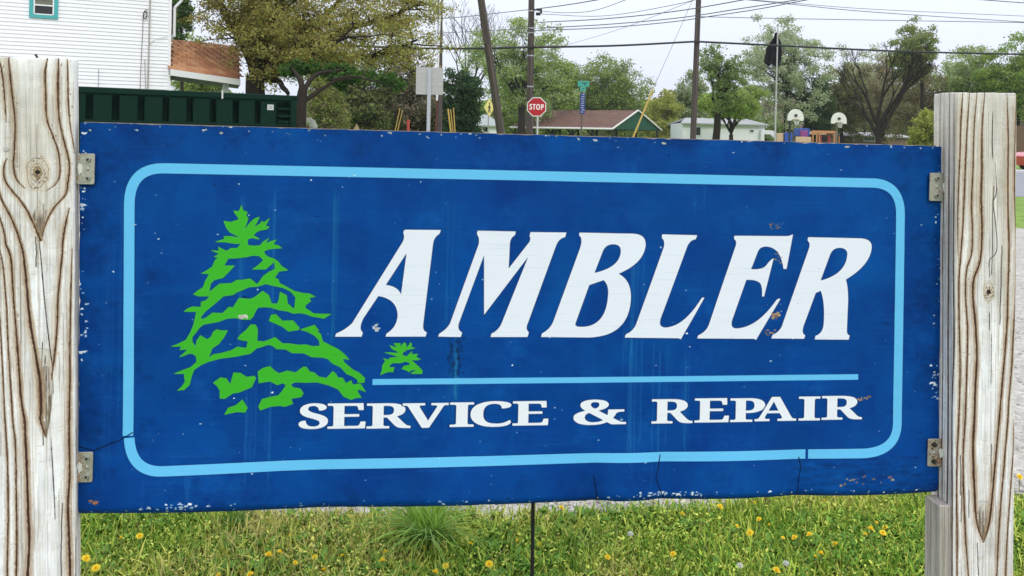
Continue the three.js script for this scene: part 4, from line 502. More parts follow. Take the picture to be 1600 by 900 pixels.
tree('shade_tree', 'tall tree, green at the top and brown below, beside the cracked sign post', { seed: 22, x0: 1398, x1: 1482, y0: 26, y1: 150, d: 74, n: 6000, leaf: 0.32, pal: [[0.2, 0.27, 0.075], [0.25, 0.3, 0.1], [0.2, 0.19, 0.08]], spread: 0.14 });
tree('thicket_tree', 'brown brushy tree low beside the cracked sign post', { seed: 24, x0: 1385, x1: 1490, y0: 92, y1: 245, d: 78, n: 7500, leaf: 0.34, pal: [...BROWN, ...OLIVE] });
tree('weeping_bush', 'small yellow-green bush tight against the cracked sign post', { seed: 25, x0: 1424, x1: 1486, y0: 172, y1: 250, d: 54, n: 4000, leaf: 0.24, pal: LIME, cat: 'bush' });
tree('shade_tree', 'green tree whose crown shows above the cracked sign post', { seed: 26, x0: 1470, x1: 1575, y0: 58, y1: 215, d: 76, n: 7500, leaf: 0.32, pal: [...GREEN, ...PALE], spread: 0.12 });
tree('shade_tree', 'bright green tree beyond the cracked sign post\'s outer edge', { seed: 27, x0: 1530, x1: 1650, y0: 40, y1: 215, d: 72, n: 8500, leaf: 0.32, pal: [...GREEN, [0.12, 0.2, 0.05]], spread: 0.13 });
tree('shade_tree', 'pale hazy tree far behind the dark leafless tree', { seed: 61, x0: 1290, x1: 1410, y0: 58, y1: 220, d: 118, n: 7000, leaf: 0.5, pal: [...PALE, [0.34, 0.3, 0.22]], spread: 0.12 });
tree('shade_tree', 'pale green tree far behind the cracked sign post\'s top', { seed: 62, x0: 1440, x1: 1560, y0: 72, y1: 220, d: 120, n: 7000, leaf: 0.5, pal: [...PALE, ...GREEN], spread: 0.12 });
{ // far wood closing the view: one mass
  const r = rng(91), bag = new LeafBag(); const pal = [...MID, ...BROWN, ...GREEN];
  for (let i = 0; i < 34000; i++) { const px = 300 + r() * 1400, d = 125 + r() * 40, top = 128 + 30 * fbm(px * 0.012, 3, 51) + 14 * vnoise(px * 0.05, 1, 5), y = top + (235 - top) * Math.pow(r(), 0.8), p = at(px, y, d); if (p.y < 0) continue; const cl = pal[Math.floor((fbm(px * 0.02, y * 0.02, 77) * 1.5 - 0.25 + 0.2 * r()) * pal.length)] || pal[0], v = 0.75 + 0.5 * r(); bag.add(p.x, p.y, p.z, 0.7 + 0.8 * r(), r, [cl[0] * v, cl[1] * v, cl[2] * v], 0.7); }
  const w = solo('far_wood', bag.geo(), leafMat, 'distant band of mixed spring woodland closing the view behind the park', 'woodland'); w.userData.kind = 'stuff';
}

// ---------------------------------------------------------------- white house with porch
const siding = std(lin(0.87, 0.88, 0.91), 0.55), whiteTrim = std(lin(0.88, 0.88, 0.90), 0.5), teal = std(lin(0.06, 0.42, 0.42), 0.55);
const house = thing('white_house', 'white clapboard house with teal window trim and a brown-shingled side porch', 'house', [-10.5, 0, -24.5], 24.6 * Math.PI / 180);
house.updateMatrixWorld(true);
const hl = (x, y, d) => house.worldToLocal(at(x, y, d));
{
  mesh('wall', box(9, 6.6, 0.2, -4.53, 3.3, -0.12), siding, house); mesh('side_wall', box(0.16, 6.6, 8, -0.1, 3.3, -4.3), siding, house);
  mesh('foundation', box(9.02, 0.5, 0.26, -4.53, 0.25, -0.11), std(lin(0.35, 0.34, 0.33), 0.95), house);
  const bs = new THREE.Shape(); bs.moveTo(0, 0); bs.lineTo(0.03, 0); bs.lineTo(0.006, 0.114); bs.lineTo(0, 0.114); bs.closePath();
  const bg = new THREE.ExtrudeGeometry(bs, { depth: 8.9, bevelEnabled: false }); bg.rotateY(-Math.PI / 2);     // profile depth -> along -x, protruding +z
  for (let y = 0.52, i = 0; y < 6.5; y += 0.11, i++) { const b = mesh('siding_board', bg, siding, house); b.position.set(-0.08, y, -0.019); }
  mesh('corner_trim', box(0.085, 6.2, 0.05, -0.04, 3.55, 0.012), whiteTrim, house);
  mesh('roof', mergeGeometries([slab([V3(-9.4, 6.4, 0.5), V3(0.4, 6.4, 0.5), V3(0.4, 8.6, -4.2), V3(-9.4, 8.6, -4.2)], 0.14)]), std(lin(0.1, 0.09, 0.085), 0.95), house);
  const w = mesh('window', mergeGeometries([box(0.10, 1.42, 0.05, -3.70, 5.24, 0.03), box(0.10, 1.42, 0.05, -3.08, 5.24, 0.03), box(0.52, 0.09, 0.05, -3.39, 4.575, 0.03), box(0.52, 0.1, 0.05, -3.39, 5.9, 0.03)]), teal, house); w.userData.label = 'sash window with teal trim';
  mesh('sash', mergeGeometries([box(0.035, 1.2, 0.04, -3.63, 5.24, 0.02), box(0.035, 1.2, 0.04, -3.15, 5.24, 0.02), box(0.45, 0.03, 0.04, -3.39, 4.64, 0.02), box(0.45, 0.035, 0.042, -3.39, 4.90, 0.022), box(0.45, 0.04, 0.044, -3.39, 5.09, 0.024)]), whiteTrim, w);
  mesh('pane', box(0.45, 0.25, 0.008, -3.39, 4.77, 0.008), std(lin(0.02, 0.022, 0.02), 0.12), w);
  mesh('pane', box(0.45, 0.16, 0.008, -3.39, 5.0, 0.009), std(lin(0.17, 0.17, 0.12), 0.15), w);
  mesh('blind', box(0.45, 0.72, 0.008, -3.39, 5.47, 0.01), std(lin(0.45, 0.46, 0.5), 0.6), w);
  mesh('conduit', mergeGeometries([rod(V3(-0.63, 0.5, 0.045), V3(-0.6, 6.3, 0.045), 0.022), rod(V3(-0.72, 3.5, 0.05), V3(-0.63, 1.5, 0.05), 0.012)]), std(lin(0.42, 0.4, 0.37), 0.6), house);
  const cv = new THREE.CatmullRomCurve3([V3(-0.65, 5.0, 0.06), V3(-0.74, 4.98, 0.08), V3(-0.78, 4.86, 0.08), V3(-0.79, 4.4, 0.05), V3(-0.82, 3.2, 0.05), V3(-0.83, 1.5, 0.05)]);
  mesh('cable', new THREE.TubeGeometry(cv, 40, 0.011, 5), std(lin(0.25, 0.22, 0.18), 0.7), house);
  const lp = new THREE.CatmullRomCurve3([V3(-0.72, 4.95, 0.08), V3(-0.77, 4.88, 0.1), V3(-0.78, 4.76, 0.09), V3(-0.73, 4.72, 0.09), V3(-0.69, 4.8, 0.08), V3(-0.7, 4.92, 0.08)], true); mesh('cable_loop', new THREE.TubeGeometry(lp, 30, 0.016, 5), std(lin(0.06, 0.05, 0.045), 0.7), house);
  const tv = new THREE.CatmullRomCurve3([V3(-0.6, 3.95, 0.04), V3(-0.45, 4.1, 0.04), V3(-0.1, 4.22, 0.04)]); mesh('thin_cable', new THREE.TubeGeometry(tv, 16, 0.006, 4), std(lin(0.4, 0.4, 0.4), 0.7), house);
  mesh('vent_pipe', rod(V3(-1.95, 2.2, 0.03), V3(-1.95, 3.15, 0.03), 0.008), std(lin(0.3, 0.3, 0.3), 0.7), house);
  mesh('downspout', mergeGeometries([rod(V3(0.09, 4.25, -0.12), V3(0.09, 5.15, -0.12), 0.045, 0.045, 10), rod(V3(0.09, 5.15, -0.12), V3(0.27, 5.36, -0.12), 0.045, 0.045, 10), rod(V3(0.27, 5.36, -0.12), V3(0.3, 5.7, -0.12), 0.05, 0.06, 10)]), whiteTrim, house);
  // porch
  const fl = hl(266, 108, 24.3), fr = hl(375, 124, 25.9), br = hl(373, 73, 28.0), bl = hl(268, 63, 26.6);
  const pr = mesh('porch_roof', slab([fl, fr, br, bl].map(p => p.clone().add(V3(0, -0.09, 0))), 0.06), std(lin(0.20, 0.08, 0.042), 0.95), house); pr.userData.label = 'brown shingled porch roof';
  const ex = fr.clone().sub(fl), n = new THREE.Vector3().crossVectors(ex, bl.clone().sub(fl)).normalize(), shm = [[0.47, 0.22, 0.105], [0.43, 0.19, 0.09], [0.51, 0.25, 0.12], [0.40, 0.17, 0.08], [0.54, 0.28, 0.14]].map(c => std(lin(...c), 0.95)), r = rng(61);
  const rows = 13, cols = 8, el = ex.length() / cols, sl = bl.distanceTo(fl) / rows, sg = new RoundedBoxGeometry(el * 0.985, 0.012, sl * 1.15, 1, 0.002);
  const q = new THREE.Quaternion().setFromRotationMatrix(new THREE.Matrix4().makeBasis(ex.clone().normalize(), n, new THREE.Vector3().crossVectors(ex.clone().normalize(), n)));
  for (let j = 0; j < rows; j++) { const a = fl.clone().lerp(bl, (j + 0.5) / rows), b = fr.clone().lerp(br, (j + 0.5) / rows); for (let i = 0; i < cols; i++) { const t = (i + 0.5 + (j % 2 ? 0.22 : -0.22)) / cols; const s = mesh('shingle', sg, shm[Math.floor(r() * 5)], pr); s.position.copy(a.clone().lerp(b, Math.min(0.97, Math.max(0.03, t)))).addScaledVector(n, 0.012 + 0.006 * r()); s.quaternion.copy(q).multiply(new THREE.Quaternion().setFromAxisAngle(V3(1, 0, 0), 0.05)); } }
  const dn = V3(0, -0.19, 0), off = n.clone().setY(0).normalize().multiplyScalar(0.03);
  mesh('fascia', slab([fl.clone().add(dn).add(off), fr.clone().add(dn).add(off), fr.clone().add(off), fl.clone().add(off)], 0.04), whiteTrim, house);
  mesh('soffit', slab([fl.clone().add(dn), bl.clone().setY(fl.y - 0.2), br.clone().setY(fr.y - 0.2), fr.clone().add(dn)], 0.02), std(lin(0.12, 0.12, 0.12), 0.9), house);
  const pp = hl(353, 130, 26.1); mesh('porch_post', box(0.16, 3, 0.16, pp.x, 1.45, pp.z), whiteTrim, house);
}

// ---------------------------------------------------------------- green roll-off container
{
  const A = at(118, 135, 17.1), B = at(463, 150.5, 19.6); A.y = B.y = 2.3; const dir = B.clone().sub(A), yaw = Math.atan2(-dir.z, dir.x), L = 7.0, g = thing('waste_container', 'long dark green steel waste container with recessed ribs standing before the white house', 'container', [B.x, 0, B.z], yaw);
  const dp = (c, q) => new THREE.MeshPhysicalMaterial({ color: c, roughness: q, specularIntensity: 0.2, side: THREE.DoubleSide }), paint = dp(lin(0.002, 0.021, 0.013), 0.6);
  mesh('side_wall', box(L, 2.0, 0.06, -L / 2, 1.2, -0.34), paint, g); mesh('back_wall', box(L, 2.0, 0.08, -L / 2, 1.2, -2.4), paint, g); mesh('end_wall', box(0.08, 2.05, 2.32, -0.06, 1.2, -1.27), paint, g); mesh('floor', box(L, 0.1, 2.4, -L / 2, 0.2, -1.25), paint, g);
  mesh('top_rail', new RoundedBoxGeometry(L + 0.06, 0.13, 0.18, 2, 0.02).translate(-L / 2, 2.24, -0.05), paint, g); mesh('lower_rail', box(L, 0.05, 0.06, -L / 2, 1.58, -0.02), paint, g);
  for (let i = 0; i < 13; i++) { const p = mesh('panel', new RoundedBoxGeometry(0.37, 1.95, 0.3, 1, 0.012), paint, g); p.position.set(-0.66 - i * 0.51, 1.19, -0.16); }
  mesh('corner_post', box(0.14, 2.1, 0.2, -0.07, 1.2, -0.06), paint, g);
  for (const y of [1.98, 1.8, 1.66]) mesh('hinge', box(0.34, 0.05, 0.07, -0.26, y, -0.03), paint, g);
  const st = mesh('sticker', box(0.15, 0.13, 0.004, -0.62, 2.0, -0.006), std(lin(0.55, 0.58, 0.56), 0.6), g); for (const [dy, w] of [[0.03, 0.11], [0.0, 0.09], [-0.03, 0.11]]) mesh('printed_line', box(w, 0.012, 0.002, -0.62, 2.0 + dy, -0.002), std(lin(0.15, 0.16, 0.16), 0.7), st);
  mesh('hook', rod(V3(-1.75, 2.16, 0.05), V3(-1.75, 2.36, 0.05), 0.02), std(lin(0.6, 0.6, 0.55), 0.5), g);
}
// ---------------------------------------------------------------- poles, signs, wires
const poleTex = noiseTex(128, (u, v) => { const k = 44 + 64 * fbm(u * 26, v * 3, 13); return [k * 1.04, k * 0.93, k * 0.85]; }, 1, 2), poleMat = std(0xffffff, 0.95, { map: poleTex }), steel = std(lin(0.45, 0.46, 0.48), 0.45, { metalness: 0.5 }), black = std(lin(0.012, 0.012, 0.013), 0.6), yellow = std(lin(0.5, 0.35, 0.07), 0.6);
function pole(label, x0, y0, x1, y1, d, r, top) { const a = at(x1, y1, d), b = at(x0, y0, d), k = b.clone().sub(a), base = a.clone().addScaledVector(k, -a.y / k.y), tip = a.clone().addScaledVector(k, (top - a.y) / k.y); const g = thing('utility_pole', label, 'utility pole', [base.x, 0, base.z]); mesh('shaft', rod(V3(0, -0.1, 0), tip.sub(base), r, r * 0.78, 12), poleMat, g); g.userData.k = undefined; delete g.userData.k; return [g, y => { const t = y / k.y; return V3(k.x * t, y, 0); }]; }
{
  const [g, P] = pole('wooden utility pole with a white conduit, behind the square sign\'s back', 688, 0, 686.5, 200, 44, 0.16, 11);
  mesh('conduit', rod(V3(-0.17, 3.2, 0.1), V3(-0.1, 9, 0.1), 0.065), std(lin(0.75, 0.75, 0.75), 0.5), g); mesh('cable', rod(V3(-0.18, 0, 0.1), V3(-0.17, 3.2, 0.1), 0.05), std(lin(0.12, 0.035, 0.02), 0.7), g);
}
pole('bare wooden pole leaning steeply beside the yellow crossing sign', 752, 0, 783, 207, 29, 0.155, 9.5);
const poleB = pole('upright wooden utility pole directly behind the stop sign', 830.5, 0, 827.5, 205, 35, 0.155, 11.5);
{ const [g, P] = poleB; for (const [y, x] of [[6.85, 0.2], [6.1, 0], [5.9, 0], [4.9, 0], [3.55, 0]]) { const p = P(y); mesh('metal_band', new THREE.CylinderGeometry(0.15, 0.15, 0.05, 12).translate(p.x, p.y, 0), steel, g); } const p = P(6.8); mesh('insulator_bracket', mergeGeometries([box(0.36, 0.06, 0.08, p.x + 0.28, p.y + 0.1, 0.1), box(0.09, 0.2, 0.09, p.x + 0.42, p.y + 0.04, 0.1), box(0.2, 0.12, 0.14, p.x + 0.3, p.y - 0.08, 0.1)]), black, g); }
pole('tall wooden utility pole between the picnic shelter and the white house', 1091.5, 0, 1083, 213, 38, 0.15, 12);
// cables: [points (x, y, d), radius]
[['thick black cable strung from the bronze tree to the pole behind the stop sign', [[420, 62, 33], [590, 73.5, 34], [700, 76, 34.5], [830, 74, 34.8]], 0.05],
['thick black cable strung from the stop-sign pole to the tall pole by the shelter', [[830, 74, 34.8], [960, 71.5, 36.5], [1088, 65, 37.8]], 0.05],
['thick black cable running from the tall pole past the black flag', [[1088, 65, 37.8], [1200, 70.5, 39], [1400, 80, 41], [1640, 86, 43]], 0.05],
['grey wire rising steeply from the top bracket of the stop-sign pole', [[838, 14, 34.8], [890, 7, 32], [960, -5, 28]], 0.02],
['slack looping wire from the top bracket of the stop-sign pole', [[840, 17, 34.8], [885, 20, 33], [930, 16, 31], [985, -3, 29]], 0.012],
['highest of three parallel wires from the stop-sign pole over the shelter', [[842, 35, 34.8], [950, 29, 33], [1060, 17, 31], [1160, 0, 29], [1200, -8, 28]], 0.02],
['middle of three parallel wires crossing from the stop-sign pole over the shelter', [[842, 44, 34.8], [950, 38, 34], [1060, 28, 33], [1160, 13, 31], [1270, -4, 29]], 0.02],
['lowest of three parallel wires crossing from the stop-sign pole over the shelter', [[828, 48, 34.8], [950, 43, 35], [1060, 33, 35], [1100, 27, 35], [1180, 15, 33], [1280, -4, 30]], 0.02],
['thin wire slanting up over the shelter roof to the frame top', [[880, 72, 60], [970, 45, 50], [1060, 10, 40], [1095, -4, 38]], 0.012],
['faint sagging wire high above the shelter', [[846, 22, 34.8], [940, 25, 33], [1060, 6, 30], [1100, -4, 29]], 0.012],
['straight wire from the tall pole towards the top of the cracked sign post', [[1090, 26, 38], [1200, 28.5, 38], [1340, 31, 38], [1640, 36, 38]], 0.017],
['upper of two close wires sloping down over the tall airy tree', [[1140, -3, 36], [1240, 5, 37], [1340, 13, 38], [1640, 27, 40]], 0.013],
['lower of two close wires sloping down over the tall airy tree', [[1150, -2, 36], [1240, 7, 37], [1340, 17, 38], [1640, 37, 40]], 0.017],
['short wire cutting the sky corner above the cracked sign post', [[1500, -3, 36], [1600, 4.5, 36], [1660, 8, 36]], 0.02],
['grey wire from the bronze tree to the top of the stop-sign pole', [[520, 34, 33], [690, 29, 34], [828, 15, 34.8]], 0.017],
['second grey wire from the bronze tree to the band of the stop-sign pole', [[560, 56, 34], [700, 51, 34.5], [828, 44, 34.8]], 0.013],
['faint wire crossing the sky gap between the white house and the bronze tree', [[262, 14, 34], [330, 22, 34], [400, 27, 34]], 0.011]
].forEach(([label, pts, r]) => solo('overhead_wire', new THREE.TubeGeometry(new THREE.CatmullRomCurve3(pts.map(p => at(...p))), 40, r, 5), r > 0.03 ? black : std(lin(0.10, 0.10, 0.11), 0.7), label, 'wire'));
{ // guy wire with yellow guard
  const a = at(985, 225, 37), b = at(1020, 140, 37.4); const k = b.clone().sub(a), base = a.clone().addScaledVector(k, -a.y / k.y); const g = thing('guy_wire', 'guy wire with long yellow guard slanting before the shelter\'s green gable', 'guy wire', [base.x, 0, base.z]);
  const e = b.clone().sub(base), top = at(1091, -20, 38).sub(base); mesh('yellow_guard', rod(V3(0, 0, 0), e, 0.045), yellow, g); mesh('wire', rod(e, top, 0.012), std(lin(0.25, 0.25, 0.25), 0.6), g);
}
[[['slim yellow guy guard leaning beside the red pipe, the taller of its pair', 617, 206, 625, 169], ['slim yellow guy guard leaning beside the red pipe, the shorter of its pair', 621, 206, 629, 172]], [['thick yellow guy guard beside the dark evergreen, nearest the conduit pole', 704.5, 206, 700, 170], ['thin yellow guy guard in the middle of three beside the dark evergreen', 708, 206, 704, 171], ['slender yellow guy guard of three, farthest from the conduit pole', 711, 206, 708.5, 168]]].flat().forEach(([label, x0, y0, x1, y1], i) => { const a = at(x0, y0, 42), b = at(x1, y1, 42), k = b.clone().sub(a), base = a.clone().addScaledVector(k, -a.y / k.y); solo('guy_guard', rod(base, b, i === 2 ? 0.045 : 0.027), i < 2 ? std(lin(0.42, 0.30, 0.06), 0.6) : yellow, label, 'guy guard'); });
solo('red_pipe', rod(at(638, 232, 42).setY(0), at(638, 187, 42), 0.075, 0.075, 12), std(lin(0.42, 0.05, 0.03), 0.6), 'short upright red pipe standing between the yellow guards', 'pipe');
{ // back of a square road sign
  const d = 18, c = at(671, 126.5, d), g = thing('road_sign', 'plain grey back of a square road sign on a galvanised post', 'road sign', [c.x, 0, c.z]); const s = new THREE.Shape(), a = 0.305, k = 0.04; s.moveTo(-a + k, -a); s.lineTo(a - k, -a); s.quadraticCurveTo(a, -a, a, -a + k); s.lineTo(a, a - k); s.quadraticCurveTo(a, a, a - k, a); s.lineTo(-a + k, a); s.quadraticCurveTo(-a, a, -a, a - k); s.lineTo(-a, -a + k); s.quadraticCurveTo(-a, -a, -a + k, -a);
  const [cc, q] = canvas(128, 128), r = rng(3); q.fillStyle = '#a9aaa6'; q.fillRect(0, 0, 128, 128); for (let i = 0; i < 500; i++) { q.globalAlpha = 0.12; q.fillStyle = r() < 0.5 ? '#c8c8c4' : '#8c8d88'; q.fillRect(r() * 128, r() * 128, 2 + r() * 26, 1 + r() * 3); } const t = ctex(cc); t.repeat.set(1.6, 1.6); t.offset.set(0.5, 0.5); t.wrapS = t.wrapT = THREE.RepeatWrapping;
  const pl = mesh('plate', new THREE.ExtrudeGeometry(s, { depth: 0.004, bevelEnabled: true, bevelSize: 0.002, bevelThickness: 0.002, bevelSegments: 1 }), std(0xffffff, 0.5, { map: t, metalness: 0.25 }), g); pl.position.set(0, c.y, -0.03);
  mesh('post', mergeGeometries([box(0.055, c.y + 0.28, 0.012, 0, (c.y + 0.28) / 2, 0.0), box(0.012, c.y + 0.28, 0.035, -0.032, (c.y + 0.28) / 2, 0.012), box(0.012, c.y + 0.28, 0.035, 0.032, (c.y + 0.28) / 2, 0.012)]), std(lin(0.5, 0.53, 0.56), 0.4, { metalness: 0.4 }), g);
}
{ // stop sign
  const d = 32, c = at(838.5, 167, d), g = thing('stop_sign', 'red octagonal stop sign with white letters in front of a wooden pole', 'stop sign', [c.x, 0, c.z], 0.05); const oct = R => { const s = new THREE.Shape(); for (let i = 0; i < 8; i++) { const a = Math.PI / 8 + i * Math.PI / 4; i ? s.lineTo(R * Math.cos(a), R * Math.sin(a)) : s.moveTo(R * Math.cos(a), R * Math.sin(a)); } s.closePath(); return s; };
  const white = std(lin(0.78, 0.78, 0.78), 0.5), p = mesh('plate', new THREE.ExtrudeGeometry(oct(0.415), { depth: 0.006, bevelEnabled: false }), white, g); p.position.set(0, c.y, 0);
  const [cc, q] = canvas(256, 256); q.fillStyle = '#b3101f'; q.fillRect(0, 0, 256, 256); q.fillStyle = '#f4f2f2'; q.font = 'bold 104px sans-serif'; q.textAlign = 'center'; q.save(); q.translate(128, 166); q.scale(0.80, 1.02); q.fillText('STOP', 0, 0); q.restore(); const t = ctex(cc), fg = new THREE.ShapeGeometry(oct(0.378)); const uv = fg.attributes.uv, ps = fg.attributes.position; for (let i = 0; i < uv.count; i++) uv.setXY(i, ps.getX(i) / 0.756 + 0.5, ps.getY(i) / 0.756 + 0.5);
  const f = mesh('red_face', fg, std(0xffffff, 0.45, { map: t }), g); f.position.set(0, c.y, 0.0085);
  mesh('post', rod(V3(0.07, 0, -0.04), V3(0.04, c.y + 0.3, -0.04), 0.035), std(lin(0.6, 0.6, 0.6), 0.5), g);
}
{ // street-name post
  const d = 35, c = at(911, 131, d), g = thing('street_name_sign', 'post with green street-name plates above a tall narrow blue plate', 'street sign', [c.x, 0, c.z]); const grn = std(lin(0.05, 0.36, 0.26), 0.5), dk = std(lin(0.02, 0.16, 0.13), 0.6), blue = std(lin(0.02, 0.045, 0.20), 0.5), wt = std(lin(0.6, 0.62, 0.7), 0.6);
  mesh('post', rod(V3(-0.03, 0, -0.03), V3(-0.02, c.y - 0.2, -0.03), 0.035), std(lin(0.13, 0.10, 0.08), 0.8), g);
  const a = mesh('name_plate', new RoundedBoxGeometry(0.5, 0.25, 0.02, 2, 0.01), grn, g); a.position.set(0.02, c.y, 0); const ai = mesh('lettering', mergeGeometries([box(0.30, 0.05, 0.004, 0.02, 0.04, 0.013), box(0.08, 0.08, 0.004, 0.06, -0.02, 0.013)]), dk, a);
  const b = mesh('cross_plate', new RoundedBoxGeometry(0.25, 0.2, 0.02, 2, 0.01), grn, g); b.position.set(0.0, c.y - 0.23, 0); mesh('lettering', box(0.09, 0.06, 0.004, 0.01, 0.01, 0.013), dk, b);
  const t = mesh('blue_plate', new RoundedBoxGeometry(0.22, 0.92, 0.02, 2, 0.008), blue, g); t.position.set(-0.01, c.y - 0.86, 0.01); const r = rng(8); for (let i = 0; i < 9; i++) { const l = mesh('letter_stroke', box(0.10 + 0.04 * r(), 0.022, 0.004, 0.03 * (r() - 0.2), 0.4 - i * 0.097, 0.0135), wt, t); l.rotation.z = (r() - 0.5) * 0.25; }
}
{ // pedestrian crossing diamond, seen at a slant
  const d = 40, c = at(764.5, 168, d), g = thing('crossing_sign', 'yellow diamond pedestrian crossing sign turned sideways on a thin post', 'road sign', [c.x, 0, c.z], 1.0); const dia = R => { const s = new THREE.Shape(); s.moveTo(0, -R); s.lineTo(R, 0); s.lineTo(0, R); s.lineTo(-R, 0); s.closePath(); return s; };
  const p = mesh('plate', new THREE.ExtrudeGeometry(dia(0.46), { depth: 0.006, bevelEnabled: false }), std(lin(0.80, 0.72, 0.22), 0.5), g); p.position.set(0, c.y, 0);
  const f = new THREE.Shape(); [[-0.03, 0.12], [0.05, 0.12], [0.13, -0.02], [0.09, -0.05], [0.05, 0.03], [0.05, -0.06], [0.13, -0.26], [0.06, -0.27], [0.0, -0.12], [-0.08, -0.27], [-0.15, -0.26], [-0.05, -0.06], [-0.05, 0.02], [-0.11, -0.06], [-0.15, -0.03]].forEach(([x, y], i) => i ? f.lineTo(x, y) : f.moveTo(x, y)); f.closePath();
  const hd = new THREE.CircleGeometry(0.055, 14); hd.translate(0.01, 0.19, 0); const fm = mesh('walking_figure', mergeGeometries([new THREE.ShapeGeometry(f), hd]), std(lin(0.05, 0.03, 0.015), 0.7), p); fm.position.z = 0.009;
  mesh('post', rod(V3(0, 0, -0.04), V3(0, c.y, -0.04), 0.03), std(lin(0.3, 0.3, 0.28), 0.6), g);
}
// ---------------------------------------------------------------- park: shelter, houses, flagpole, hoops, playground
const shingleTex = noiseTex(256, (u, v, i, j) => { const k = 0.8 + 0.3 * hash2(Math.floor(i / 6), Math.floor(j / 3), 5) + 0.16 * (fbm(u * 9, v * 9, 3) - 0.5); return [112 * k, 84 * k, 72 * k]; }, 1, 1);
{
  const N = at(957, 202, 80), Rr = at(1034, 203, 85), Lf = at(797, 198, 87); N.y = Rr.y = Lf.y = 2.13; const ux = Lf.clone().sub(N), uz = Rr.clone().sub(N), g = thing('picnic_shelter', 'open picnic shelter with brown shingle roof, white fascia and green gable', 'shelter', [N.x, 0, N.z]);
  const O = V3(0, 2.13, 0), A = O.clone().add(ux), Bq = O.clone().add(uz), D = A.clone().add(uz), apex = uz.clone().multiplyScalar(0.5).setY(4.12), apex2 = apex.clone().add(V3(ux.x, 0, ux.z)); const roofM = std(0xffffff, 0.95, { map: shingleTex }), fas = std(lin(0.72, 0.71, 0.68), 0.6), grn = std(lin(0.015, 0.085, 0.05), 0.8), dkw = std(lin(0.02, 0.025, 0.022), 0.9);
  const rf = slab([A, O, apex, apex2], 0.1); mesh('roof', rf, roofM, g); mesh('roof', slab([Bq, D, apex2, apex], 0.1), roofM, g);
  const f3 = (p, q, w) => rod(p, q, w, w, 4); mesh('fascia', mergeGeometries([f3(A, O, 0.13), f3(O, apex, 0.1), f3(apex, Bq, 0.1)]), fas, g);
  const nb = 14; for (let i = 0; i < nb; i++) { const t0 = (i + 0.02) / nb, t1 = (i + 0.98) / nb, hh = t => Math.min(t, 1 - t) * 2 * 1.9, p0 = uz.clone().multiplyScalar(t0), p1 = uz.clone().multiplyScalar(t1), inn = ux.clone().setY(0).normalize().multiplyScalar(0.12); mesh('gable_board', slab([V3(p0.x + inn.x, 2.1, p0.z + inn.z), V3(p1.x + inn.x, 2.1, p1.z + inn.z), V3(p1.x + inn.x, 2.12 + hh(t1), p1.z + inn.z), V3(p0.x + inn.x, 2.12 + hh(t0), p0.z + inn.z)], 0.04), grn, g); }
  for (let i = 0; i <= 5; i++) for (const s of [0.06, 0.94]) { const p = ux.clone().multiplyScalar(0.02 + 0.96 * i / 5).add(uz.clone().multiplyScalar(s)); mesh('post', box(0.2, 2.1, 0.2, p.x, 1.05, p.z), dkw, g); if (i > 0 && s < 0.5) { const o = ux.clone().normalize(); for (const k of [-1, 1]) mesh('brace', rod(V3(p.x, 1.35, p.z), V3(p.x + o.x * k * 0.7, 2.05, p.z + o.z * k * 0.7), 0.06, 0.06, 4), dkw, g); } }
}
function farHouse(label, x0, x1, yr, ye, d, roofC, wallC, opts = {}) { // low house seen broadside
  const a = at(x0, ye, d), b = at(x1, ye, d), ridge = at((x0 + x1) / 2, yr, d).y, eave = (a.y + b.y) / 2, w = b.x - a.x, g = thing('far_house', label, 'house', [(a.x + b.x) / 2, 0, -d]); const wall = std(lin(...wallC), 0.7), roof = std(lin(...roofC), 0.9);
  mesh('wall', box(w - 0.6, eave, 6, 0, eave / 2, -3), wall, g);
  const hip = opts.hip || 0; mesh('roof', mergeGeometries([slab([V3(-w / 2, eave, 0.4), V3(w / 2, eave, 0.4), V3(w / 2 - hip, ridge, -3), V3(-w / 2 + hip, ridge, -3)], 0.12), slab([V3(w / 2, eave, -6.4), V3(-w / 2, eave, -6.4), V3(-w / 2 + hip, ridge, -3), V3(w / 2 - hip, ridge, -3)], 0.12)]), roof, g);
  for (const [px0, px1, py0, py1, dark] of opts.win || []) { const p = at(px0, py0, d), q = at(px1, py1, d), cx = (p.x + q.x) / 2 - (a.x + b.x) / 2, cy = (p.y + q.y) / 2, ww = q.x - p.x, hh = p.y - q.y; const f = mesh(opts.doorish ? 'opening' : 'window', box(ww + 0.16, hh + 0.16, 0.08, cx, cy, 0.03), std(lin(0.7, 0.7, 0.7), 0.6), g); mesh('pane', box(ww, hh, 0.03, cx, cy, 0.07), std(lin(...(dark || [0.03, 0.035, 0.03])), 0.2), f); }
  return g;
}
farHouse('small white house with grey gable roof beyond the yellow crossing sign', 722, 786, 178, 196, 74, [0.33, 0.36, 0.34], [0.75, 0.76, 0.78], { hip: 1.5, win: [[757, 763, 199, 206]] });
farHouse('long low white house behind the tall pole and park trees', 1062, 1200, 184, 193.5, 78, [0.36, 0.37, 0.36], [0.76, 0.77, 0.80], { hip: 1.2, win: [[1087, 1094, 199, 211], [1172, 1177, 203, 206]] });
